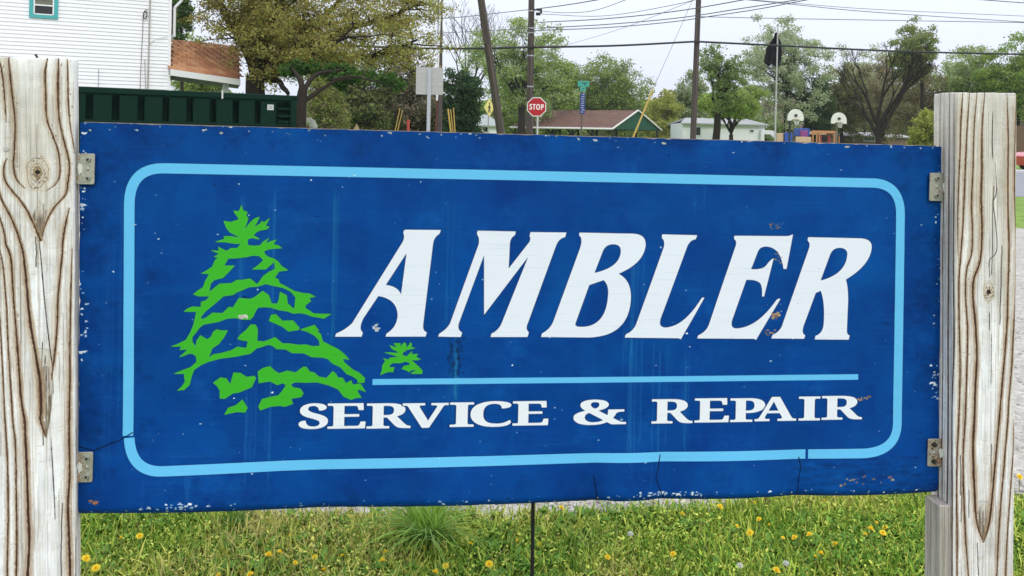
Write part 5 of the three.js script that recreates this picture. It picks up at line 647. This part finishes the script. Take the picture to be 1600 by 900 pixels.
{ const a = at(1195, 196, 79), g = thing('carport', 'white arched carport with dark opening beside the flagpole', 'carport', [a.x, 0, a.z]); const s = new THREE.Shape(); s.moveTo(-0.8, 0); s.lineTo(-0.8, 2.3); s.lineTo(0.2, 2.3); s.quadraticCurveTo(0.7, 2.2, 0.85, 1.5); s.lineTo(0.5, 1.5); s.lineTo(0.1, 1.9); s.lineTo(-0.5, 1.9); s.lineTo(-0.5, 0); s.closePath(); mesh('canopy', new THREE.ExtrudeGeometry(s, { depth: 3, bevelEnabled: false }), std(lin(0.75, 0.76, 0.78), 0.6), g).position.z = -1.5; mesh('back_wall', box(1.2, 1.9, 0.1, 0.05, 0.95, -1.4), std(lin(0.02, 0.025, 0.02), 0.9), g); }
farHouse('brick house with white doors behind the dark leafless tree', 1300, 1425, 206.5, 213, 96, [0.42, 0.42, 0.43], [0.2, 0.14, 0.10], { hip: 1, win: [[1332, 1338, 214, 220, [0.7, 0.7, 0.72]], [1350, 1366, 215, 220]] });
{
  const d = 50, b = at(1211, 208, d), t = at(1215.5, 40, d), g = thing('flagpole', 'slender grey flagpole standing before the tall airy tree', 'flagpole', [b.x, 0, b.z]); mesh('pole', rod(V3(0, 0, 0), V3(t.x - b.x, t.y, 0), 0.058, 0.04, 10), std(lin(0.42, 0.41, 0.38), 0.5), g); mesh('finial', new THREE.SphereGeometry(0.08, 12, 8).translate(t.x - b.x, t.y + 0.05, 0), std(lin(0.4, 0.38, 0.34), 0.4), g);
  // limp black flag: folded cloth hanging from its upper corner
  const W = (x, y, z) => { const p = at(x, y, d); p.z += z; return p; }; const rows = [[50, 1213, 1216, 1216.5], [58, 1210, 1217, 1220], [67, 1203, 1217, 1223], [76, 1198, 1215, 1223.5], [85, 1197, 1214, 1223], [92, 1196, 1213, 1222], [96, 1195, 1208, 1221], [100, 1201, 1207, 1217]]; const pos = [], idx = [], NC = 12;
  rows.forEach(([y, x0, xm, x1], j) => { for (let i = 0; i <= NC; i++) { const u = i / NC, x = x0 + (x1 - x0) * u, p = W(x, y + 3 * Math.sin(u * 7 + j) * (j > 5 ? 1 : 0.2), -0.22 + 0.10 * Math.sin(u * 11 + j * 0.5) * Math.min(1, j / 2)); pos.push(p.x, p.y, p.z); } });
  for (let j = 0; j < rows.length - 1; j++) for (let i = 0; i < NC; i++) { const a = j * (NC + 1) + i; idx.push(a, a + NC + 1, a + 1, a + 1, a + NC + 1, a + NC + 2); } const fg = new THREE.BufferGeometry(); fg.setAttribute('position', new THREE.Float32BufferAttribute(pos, 3)); fg.setIndex(idx); fg.computeVertexNormals();
  solo('flag', fg, std(lin(0.006, 0.006, 0.009), 1), 'limp black flag drooping from the flagpole', 'flag');
}
function hoop(label, x, y, d, poleX, poleC) {
  const c = at(x, y, d), g = thing('basketball_hoop', label, 'basketball hoop', [at(poleX, 208, d).x, 0, c.z]), ox = c.x - g.position.x, s = new THREE.Shape(); s.moveTo(-0.69, -0.46); s.lineTo(-0.69, -0.18); s.quadraticCurveTo(-0.6, 0.48, 0, 0.52); s.quadraticCurveTo(0.6, 0.48, 0.69, -0.18); s.lineTo(0.69, -0.46); s.quadraticCurveTo(0.35, -0.52, 0.3, -0.36); s.lineTo(-0.3, -0.36); s.quadraticCurveTo(-0.35, -0.52, -0.69, -0.46);
  mesh('backboard', new THREE.ExtrudeGeometry(s, { depth: 0.06, bevelEnabled: true, bevelSize: 0.01, bevelThickness: 0.01, bevelSegments: 1 }).translate(ox, c.y, 0), std(lin(0.74, 0.73, 0.68), 0.6), g);
  mesh('rim', new THREE.TorusGeometry(0.23, 0.018, 6, 20).rotateX(Math.PI / 2).translate(ox, c.y - 0.42, 0.32), std(lin(0.35, 0.08, 0.03), 0.6), g); mesh('mount', mergeGeometries([box(0.22, 0.2, 0.14, ox, c.y - 0.02, 0.1), rod(V3(ox, c.y - 0.05, 0), V3(0, c.y - 0.5, -0.7), 0.06)]), black, g);
  const net = []; for (let i = 0; i < 10; i++) { const a = i / 10 * 6.283, b = a + 0.35; net.push(rod(V3(ox + 0.23 * Math.cos(a), c.y - 0.42, 0.32 + 0.23 * Math.sin(a)), V3(ox + 0.13 * Math.cos(b), c.y - 0.84, 0.32 + 0.13 * Math.sin(b)), 0.014, 0.014, 3), rod(V3(ox + 0.23 * Math.cos(b), c.y - 0.42, 0.32 + 0.23 * Math.sin(b)), V3(ox + 0.13 * Math.cos(a), c.y - 0.84, 0.32 + 0.13 * Math.sin(a)), 0.014, 0.014, 3)); } mesh('net', mergeGeometries(net), std(lin(0.7, 0.7, 0.68), 0.8), g);
  mesh('pole', rod(V3(0, 0, -0.7), V3(0, c.y, -0.7), 0.075), poleC, g);
}
hoop('basketball hoop on a dark pole beside the flagpole', 1243, 180, 69, 1238, std(lin(0.015, 0.03, 0.02), 0.6));
hoop('basketball hoop above the orange climbing frame', 1310.5, 185, 72, 1312, std(lin(0.25, 0.2, 0.14), 0.7));
{
  const d = 76, g0 = at(1265, 208, d), g = thing('play_structure', 'playground climbing frame in orange, blue and violet beneath the hoops', 'playground', [g0.x, 0, g0.z]), Wx = x => at(x, 208, d).x - g0.x, Wy = y => at(1265, y, d).y; const or = std(lin(0.55, 0.24, 0.10), 0.6), bl = std(lin(0.03, 0.09, 0.42), 0.5), vi = std(lin(0.25, 0.05, 0.22), 0.6), ta = std(lin(0.6, 0.42, 0.28), 0.7), re = std(lin(0.32, 0.04, 0.05), 0.6);
  const bxx = (n, x0, x1, y0, y1, m, dz = 0, th = 0.5) => mesh(n, new RoundedBoxGeometry(Wx(x1) - Wx(x0), Wy(y0) - Wy(y1), th, 1, 0.04).translate((Wx(x0) + Wx(x1)) / 2, (Wy(y0) + Wy(y1)) / 2, dz), m, g);
  bxx('slide_panel', 1224, 1236, 208, 224, bl, 0.2); bxx('panel', 1213, 1223, 209, 226, ta, 0); bxx('tower_roof', 1249, 1266, 201, 213, bl, -0.8, 1.4); bxx('tower_panel', 1249, 1259, 204, 226, vi, 0.3); bxx('border_board', 1238, 1262, 214, 228, ta, 0.9, 0.2); bxx('top_beam', 1265, 1301, 204, 208, or, 0.5, 0.2); bxx('back_beam', 1267, 1300, 205, 210, ta, -1.4, 0.2); for (const x of [1266, 1272, 1276, 1299]) bxx('upright', x, x + 2.2, 206, 240, or, 0.5, 0.13); for (const x of [1304, 1309]) bxx('rail_post', x, x + 1.6, 212, 240, or, 0.2, 0.1); bxx('red_panel', 1279, 1283, 210, 232, re, 0.1, 0.2); bxx('red_panel', 1293, 1297, 210, 232, re, 0.1, 0.2); bxx('dark_deck', 1283, 1293, 212, 232, black, -0.2, 0.3); bxx('mast', 1253.5, 1255, 193, 206, vi, -0.2, 0.1);
}
// ---------------------------------------------------------------- small things seen over the sign's top edge
{ const r = rng(12), d = 27, c = at(477, 208, d); const g = thing('stone_heap', 'heap of white rocks around brown earth at the container\'s end', 'rock heap', [c.x, 0, c.z]); const top = at(477, 190, d).y; const eg = new THREE.SphereGeometry(1, 18, 10, 0, 7, 0, 1.6); eg.scale(0.42, top - 0.1, 0.4); mesh('earth', eg, std(lin(0.24, 0.15, 0.09), 0.95), g); const sg = new THREE.IcosahedronGeometry(0.13, 1); { const p = sg.attributes.position; for (let i = 0; i < p.count; i++) { const k = 0.8 + 0.4 * vnoise(p.getX(i) * 20, p.getY(i) * 20 + p.getZ(i) * 9, 4); p.setXYZ(i, p.getX(i) * k, p.getY(i) * k * 0.75, p.getZ(i) * k); } sg.computeVertexNormals(); } const m = std(lin(0.66, 0.65, 0.6), 0.9); for (const [x, y] of [[465, 193], [469, 190], [474, 188.5], [479, 188], [484, 189], [489, 192], [491, 197], [464, 198], [487, 196]]) { const p = at(x, y, d), s = mesh('rock', sg, m, g); s.position.set(p.x - c.x, p.y, 0.2 * r()); s.rotation.set(r() * 6, r() * 6, r() * 6); s.scale.setScalar(0.8 + 0.4 * r()); } }
{ const d = 34, c = at(557, 208, d), h = at(557, 194, d).y, g = new THREE.ConeGeometry(0.9, h, 26, 8), p = g.attributes.position; for (let i = 0; i < p.count; i++) { const k = 1 + 0.3 * (fbm(p.getX(i) * 3 + 5, p.getZ(i) * 3 + p.getY(i) * 2, 8) - 0.5); p.setXYZ(i, p.getX(i) * k, p.getY(i) * (0.97 + 0.06 * k), p.getZ(i) * k); } g.computeVertexNormals(); g.translate(c.x, h / 2, c.z); solo('earth_mound', g, std(lin(0.34, 0.25, 0.13), 0.95), 'small tan heap of earth before the dark thicket', 'earth heap'); }
{ const d = 66, c = at(600, 208, d), g = thing('utility_cart', 'small open cart with a flat pale roof before the thicket', 'cart', [c.x, 0, c.z]), top = at(600, 192, d).y, w = at(609, 208, d).x - at(592, 208, d).x; mesh('roof', new RoundedBoxGeometry(w, 0.1, 1.2, 2, 0.04).translate(0, top, 0), std(lin(0.62, 0.48, 0.42), 0.6), g); for (const x of [-1, 1]) for (const z of [-0.5, 0.5]) mesh('roof_post', rod(V3(x * w * 0.46, 0.7, z), V3(x * w * 0.38, top, z), 0.03), std(lin(0.5, 0.45, 0.4), 0.6), g); mesh('body', new RoundedBoxGeometry(w * 1.1, 0.45, 1.1, 2, 0.1).translate(0, 0.62, 0), std(lin(0.55, 0.55, 0.52), 0.5), g); mesh('seat', new RoundedBoxGeometry(w * 0.5, 0.5, 1.0, 2, 0.05).translate(0.1, 1.05, 0), std(lin(0.08, 0.05, 0.04), 0.8), g); for (const x of [-0.35, 0.35]) for (const z of [-0.5, 0.5]) mesh('wheel', new THREE.CylinderGeometry(0.22, 0.22, 0.16, 16).rotateX(Math.PI / 2).translate(x * w, 0.22, z), black, g); }
{ // red car and brown fence glimpsed past the outer post
  const c = at(1612, 243, 46), g = thing('red_car', 'red car parked beyond the road, glimpsed past the cracked post', 'car', [c.x + 1.4, 0, c.z]); const s = new THREE.Shape(); s.moveTo(-2.1, 0.35); s.lineTo(-2.15, 0.75); s.quadraticCurveTo(-1.9, 0.95, -1.2, 1.0); s.quadraticCurveTo(-0.7, 1.45, -0.2, 1.47); s.lineTo(0.9, 1.45); s.quadraticCurveTo(1.5, 1.3, 1.75, 1.0); s.lineTo(2.1, 0.9); s.lineTo(2.12, 0.35); s.closePath(); mesh('body', new THREE.ExtrudeGeometry(s, { depth: 1.5, bevelEnabled: true, bevelSize: 0.08, bevelThickness: 0.1, bevelSegments: 3 }).translate(0, 0, -0.75), new THREE.MeshPhysicalMaterial({ color: lin(0.55, 0.03, 0.05), roughness: 0.35, clearcoat: 0.8 }), g); const wn = new THREE.Shape(); wn.moveTo(-1.0, 1.02); wn.lineTo(-0.55, 1.36); wn.lineTo(0.95, 1.36); wn.lineTo(1.3, 1.02); wn.closePath(); mesh('side_window', new THREE.ExtrudeGeometry(wn, { depth: 0.02, bevelEnabled: false }).translate(0, 0, 0.855), std(lin(0.02, 0.022, 0.025), 0.1), g); for (const x of [-1.3, 1.3]) for (const z of [-0.72, 0.72]) { const wh = mesh('wheel', new THREE.CylinderGeometry(0.32, 0.32, 0.2, 20).rotateX(Math.PI / 2), black, g); wh.position.set(x, 0.32, z); mesh('rim', new THREE.CylinderGeometry(0.19, 0.19, 0.21, 16).rotateX(Math.PI / 2), steel, wh); }
  const f = at(1575, 205, 62), fg = thing('board_fence', 'brown upright board fence behind the red car', 'fence', [f.x, 0, f.z]), fm = std(lin(0.15, 0.09, 0.06), 0.95), bgm = new THREE.BoxGeometry(0.19, 2.9, 0.03); for (let i = 0; i < 30; i++) { const b = mesh('fence_board', bgm, fm, fg); b.position.set(i * 0.2, 1.45, 0.004 * (i % 3)); } mesh('rail', box(6, 0.1, 0.05, 2.9, 2.2, -0.05), fm, fg);
}

// ---------------------------------------------------------------- weedy lawn under the sign
function inst(name, geo, mat, list, label, category) { const m = new THREE.InstancedMesh(geo, mat, list.length); m.name = numbered(name); m.castShadow = m.receiveShadow = true; const M = new THREE.Matrix4(), q = new THREE.Quaternion(), e = new THREE.Euler(), c = new THREE.Color(); list.forEach((o, i) => { e.set(o[3], o[4], o[5], 'YXZ'); q.setFromEuler(e); M.compose(V3(o[0], o[1], o[2]), q, V3(o[6], o[7], o[6])); m.setMatrixAt(i, M); c.setRGB(o[8], o[9], o[10]); m.setColorAt(i, c); }); m.userData.kind = 'stuff'; tag(m, label, category); scene.add(m); return m; }
function edgeZ(x) { const t = Math.min(1, Math.max(0, (x + 0.1) / 1.3)), e = Math.min(1, Math.max(0, (x - 0.85) / 0.4)); return -3.075 - 0.10 * t * t - 0.22 * e * e * (3 - 2 * e) + 0.08 * (fbm(x * 1.7, 12, 12) - 0.5) * 2 + 0.06 * (vnoise(x * 6, 12, 13) - 0.5); }
{
  const r = rng(500), bladeG = new THREE.BufferGeometry(); // a bent tapering blade one metre tall
  { const p = [], ix = []; const st = [[0, 0.5, 0], [0.4, 0.42, 0.06], [0.75, 0.26, 0.22], [1, 0.02, 0.46]]; st.forEach(([y, w, z]) => p.push(-w * 0.11, y, z, w * 0.11, y, z)); for (let i = 0; i < 3; i++) ix.push(i * 2, i * 2 + 1, i * 2 + 3, i * 2, i * 2 + 3, i * 2 + 2); bladeG.setAttribute('position', new THREE.Float32BufferAttribute(p, 3)); bladeG.setIndex(ix); bladeG.computeVertexNormals(); }
  const plantM = new THREE.MeshPhysicalMaterial({ color: 0xffffff, roughness: 0.75, specularIntensity: 0.35, side: THREE.DoubleSide });
  const cols = [[0.13, 0.27, 0.03], [0.32, 0.44, 0.055], [0.50, 0.55, 0.10], [0.20, 0.32, 0.045], [0.58, 0.57, 0.13], [0.50, 0.46, 0.15]];
  const blades = [], leaves = [], clover = [], straw = [];
  const spot = () => { const z = -(1.7 + 1.6 * Math.sqrt(r())), x = (r() * 2 - 1) * (0.75 * -z + 0.5); return [x, z]; };
  const pick = (x, z, k) => { const n = fbm(x * 2.3 + 7, z * 2.3, 81), m = r(); let i = Math.floor((n * 1.5 - 0.25 + (m - 0.5) * 0.7) * cols.length); i = Math.max(0, Math.min(cols.length - 1, i)); const v = 0.75 + 0.5 * r(); return [cols[i][0] * v, cols[i][1] * v, cols[i][2] * v]; };
  for (let i = 0; i < 62000; i++) { const [x, z] = spot(); if (z < edgeZ(x) + 0.06 * gauss(r)) continue; const h = 0.03 + 0.06 * r() * (0.6 + fbm(x * 3, z * 3, 9)); blades.push([x, 0.01, z, (r() - 0.5) * 1.5, r() * 6.283, (r() - 0.5) * 1.3, 0.06 * (0.7 + 0.8 * r()), h, ...pick(x, z)]); }
  const leafG = new THREE.BufferGeometry(); { const p = [0, 0, 0, -0.3, 0.12, 0.45, 0, 0.05, 0.5, 0.3, 0.12, 0.45, 0, 0.1, 1]; leafG.setAttribute('position', new THREE.Float32BufferAttribute(p, 3)); leafG.setIndex([0, 2, 1, 0, 3, 2, 1, 2, 4, 2, 3, 4]); leafG.computeVertexNormals(); }
  for (let i = 0; i < 115000; i++) { const [x, z] = spot(); if (z < edgeZ(x) + 0.05 * gauss(r)) continue; const s = 0.009 + 0.016 * r() * r(); const hh = 0.012 + 0.05 * r() * (0.5 + fbm(x * 4, z * 4, 19)); leaves.push([x, hh, z, -0.9 + 1.3 * r(), r() * 6.283, (r() - 0.5), s, s, ...pick(x, z)]); }
  for (let i = 0; i < 2600; i++) { const [x, z] = spot(); if (z < edgeZ(x)) continue; const dn = fbm(x * 2.1 + 3, z * 2.1, 33); if (dn < 0.47) continue; const n = 5 + Math.floor(r() * 4), a0 = r() * 7; for (let k = 0; k < n; k++) { const s = 0.022 + 0.026 * r(), v = 0.7 + 0.5 * r(); clover.push([x, 0.025 + 0.02 * r(), z, -0.25 - 0.5 * r(), a0 + k / n * 6.283, (r() - 0.5) * 0.5, s, s, 0.12 * v, 0.25 * v, 0.04 * v]); } }
  for (let i = 0; i < 1500; i++) { const [x, z] = spot(); if (z < edgeZ(x) - 0.1) continue; straw.push([x, 0.01, z, (r() - 0.5) * 1.1, r() * 6.283, (r() - 0.5) * 1.1, 0.018, 0.06 + 0.14 * r() * r(), 0.36, 0.27, 0.14]); }
  inst('grass', bladeG, plantM, blades, 'short mixed yellow-green grass growing under the sign', 'grass'); inst('ground_cover', leafG, plantM, leaves, 'tiny-leaved yellow-green ground cover among the grass under the sign', 'ground cover'); inst('broadleaf_weeds', leafG, plantM, clover, 'patches of darker broad-leaved weeds in the grass under the sign', 'weeds'); inst('dry_stalks', bladeG, plantM, straw, 'thin dry straw stalks sticking out of the grass', 'straw');
  // gravel stones at the lawn's edge and over the lot
  const stoneG = new THREE.IcosahedronGeometry(1, 1); { const p = stoneG.attributes.position; for (let i = 0; i < p.count; i++) { const k = 0.78 + 0.5 * vnoise(p.getX(i) * 2.2 + 5, p.getY(i) * 2.2 + p.getZ(i) * 1.7, 6); p.setXYZ(i, p.getX(i) * k, p.getY(i) * k * 0.7, p.getZ(i) * k); } stoneG.computeVertexNormals(); }
  const stones = []; for (let i = 0; i < 42000; i++) { const near = r() < 0.7, z = near ? -(2.7 + 1.0 * r()) : -(3.9 + 7 * r() * r()), x = near ? (r() * 2 - 1) * 3.4 : (r() * 2 - 1) * 0.8 * -z; if (z > edgeZ(x) + 0.05 * gauss(r)) continue; const s = 0.004 + 0.010 * r() * r(), k = 0.18 + 0.40 * r(); stones.push([x, s * 0.35, z, r() * 6, r() * 6, r() * 6, s, s, k * 1.03, k * 0.97, k * 0.89]); }
  inst('gravel', stoneG, std(0xffffff, 0.95), stones, 'pale loose gravel beyond the weedy grass', 'gravel');
}
function tuft(label, px, py, n, len, w, colr, seed, spread) { const r = rng(seed), y0 = py, d = 1.5 * 1250 / (y0 - 208), c = at(px, y0, d); const bag = [], C = []; const pos = [], idx = [], col = []; for (let i = 0; i < n; i++) { const a = r() * 6.283, ln = len * (0.5 + 0.6 * r()), bend = spread * (0.3 + 0.9 * r()), bx = gauss(r) * 0.05, bz = gauss(r) * 0.04, ww = w * (0.6 + 0.6 * r()), b = pos.length / 3, v = 0.7 + 0.5 * r(), px_ = -Math.sin(a), pz_ = Math.cos(a); for (let k = 0; k <= 5; k++) { const t = k / 5, rad = bend * t * t * ln, y = ln * t * (1 - 0.35 * bend * t * t), hw = ww * (1 - t * t * 0.95) / 2; const X = bx + Math.cos(a) * rad, Z = bz + Math.sin(a) * rad; pos.push(X - px_ * hw, y, Z - pz_ * hw, X + px_ * hw, y, Z + pz_ * hw); col.push(colr[0] * v, colr[1] * v, colr[2] * v, colr[0] * v, colr[1] * v, colr[2] * v); if (k) idx.push(b + k * 2 - 2, b + k * 2 - 1, b + k * 2 + 1, b + k * 2 - 2, b + k * 2 + 1, b + k * 2); } } const g = new THREE.BufferGeometry(); g.setAttribute('position', new THREE.Float32BufferAttribute(pos, 3)); g.setAttribute('color', new THREE.Float32BufferAttribute(col, 3)); g.setIndex(idx); g.computeVertexNormals(); g.translate(c.x, 0.005, c.z); return solo('grass_tuft', g, leafMat, label, 'grass tuft'); }
tuft('big fresh green tuft of long arching grass under the sign\'s middle', 668, 872, 260, 0.29, 0.008, [0.28, 0.46, 0.07], 71, 1.2);
tuft('compact dark green tuft of upright grass below the pine emblem', 366, 850, 110, 0.13, 0.006, [0.10, 0.25, 0.04], 72, 0.7);
tuft('loose tuft of green grass beside the black stake', 905, 868, 60, 0.12, 0.005, [0.2, 0.33, 0.06], 73, 1.2);
// dandelions
{
  const r = rng(808), petalM = std(lin(0.90, 0.68, 0.03), 0.7), stemM = std(lin(0.18, 0.24, 0.07), 0.7), whiteM = std(lin(0.75, 0.74, 0.7), 0.9);
  const head = (() => { const pos = [], idx = []; for (let ring = 0; ring < 4; ring++) { const n = 20 - ring * 4, R = 1 - ring * 0.22, up = 0.12 + ring * 0.22; for (let i = 0; i < n; i++) { const a = i / n * 6.283 + ring, w = 0.16, b = pos.length / 3; const c = Math.cos(a), s = Math.sin(a); pos.push(0, 0.05, 0, c * R * 0.6 - s * w * 0.6, up * 0.8, s * R * 0.6 + c * w * 0.6, c * R, up + 0.05, s * R, c * R * 0.6 + s * w * 0.6, up * 0.8, s * R * 0.6 - c * w * 0.6); idx.push(b, b + 1, b + 2, b, b + 2, b + 3); } } const g = new THREE.BufferGeometry(); g.setAttribute('position', new THREE.Float32BufferAttribute(pos, 3)); g.setIndex(idx); g.computeVertexNormals(); return g; })();
  const stemG = rod(V3(0, 0, 0), V3(0, 1, 0), 0.0022, 0.0018, 5);
  const c7 = [[318, 288], [405, 208], [365, 278], [430, 318], [512, 295], [548, 352], [627, 290], [805, 275], [793, 313], [902, 263], [958, 235], [965, 255], [1057, 332], [1012, 360], [1160, 240], [1238, 325], [1358, 228], [1447, 242], [1537, 92], [110, 368], [243, 368]].map(([x, y]) => [300 + x / 2.667, 760 + y / 2.667]);
  const c8 = [[230, 338], [495, 325], [530, 165], [683, 135], [820, 118], [842, 185], [883, 208], [937, 260], [985, 260], [805, 240], [752, 212], [1070, 335], [1090, 325], [1150, 285], [1105, 113], [1290, 225], [1350, 218], [1315, 198], [1340, 240], [1270, 247], [910, 392], [1045, 248]].map(([x, y]) => [860 + x / 2.58, 740 + y / 2.58]);
  const others = [[189, 841], [218, 838], [134, 873], [1593, 745], [150, 888]];
  const small = new Set([1, 4, 6, 10, 11, 14, 17]);
  [...c7, ...c8, ...others].forEach(([x, y], i) => { const h = 0.06 + 0.05 * r(), d = (1.5 - h) * 1250 / (y - 208 - (x - 800) * 0.021), p = at(x, y, d), s = (small.has(i) || r() < 0.35 ? 0.010 : 0.0148) * (0.85 + 0.3 * r()); const g = thing('dandelion', 'yellow dandelion flower on a short stem in the grass under the sign', 'dandelion', [p.x, 0, p.z], r() * 6, 'dandelions in the grass under the sign'); const st = mesh('stem', stemG, stemM, g); st.scale.y = h; const f = mesh('flower_head', head, petalM, g); f.position.y = h; f.scale.setScalar(s); f.rotation.set(0.25 + 0.5 * r(), 0, (r() - 0.5) * 0.8); });
  const puffG = (() => { const a = []; for (let i = 0; i < 60; i++) { const y = 1 - 2 * (i + 0.5) / 60, q = Math.sqrt(1 - y * y), t = i * 2.4; a.push(rod(V3(0, 0, 0), V3(q * Math.cos(t), y, q * Math.sin(t)), 0.02, 0.06, 3)); } return mergeGeometries(a); })();
  [[985, 830], [1156, 876], [1228, 871]].forEach(([x, y]) => { const h = 0.08, d = (1.5 - h) * 1250 / (y - 208), p = at(x, y, d), g = thing('dandelion_clock', 'ragged white dandelion seed head in the grass under the sign', 'seed head', [p.x, 0, p.z], 0, 'dandelion seed heads'); const st = mesh('stem', stemG, stemM, g); st.scale.y = h; const f = mesh('seed_head', puffG, whiteM, g); f.position.y = h; f.scale.set(0.012, 0.009, 0.012); });
}

scene.fog = new THREE.FogExp2(0xe3e9f2, 0.0003);

const renderer = new THREE.WebGLRenderer({ antialias: true });
renderer.setSize(1024, 576);
renderer.toneMapping = THREE.LinearToneMapping;
renderer.toneMappingExposure = EXPOSURE;
renderer.outputColorSpace = THREE.SRGBColorSpace;
renderer.shadowMap.enabled = true; renderer.shadowMap.type = THREE.PCFSoftShadowMap;
renderer.render(scene, camera);
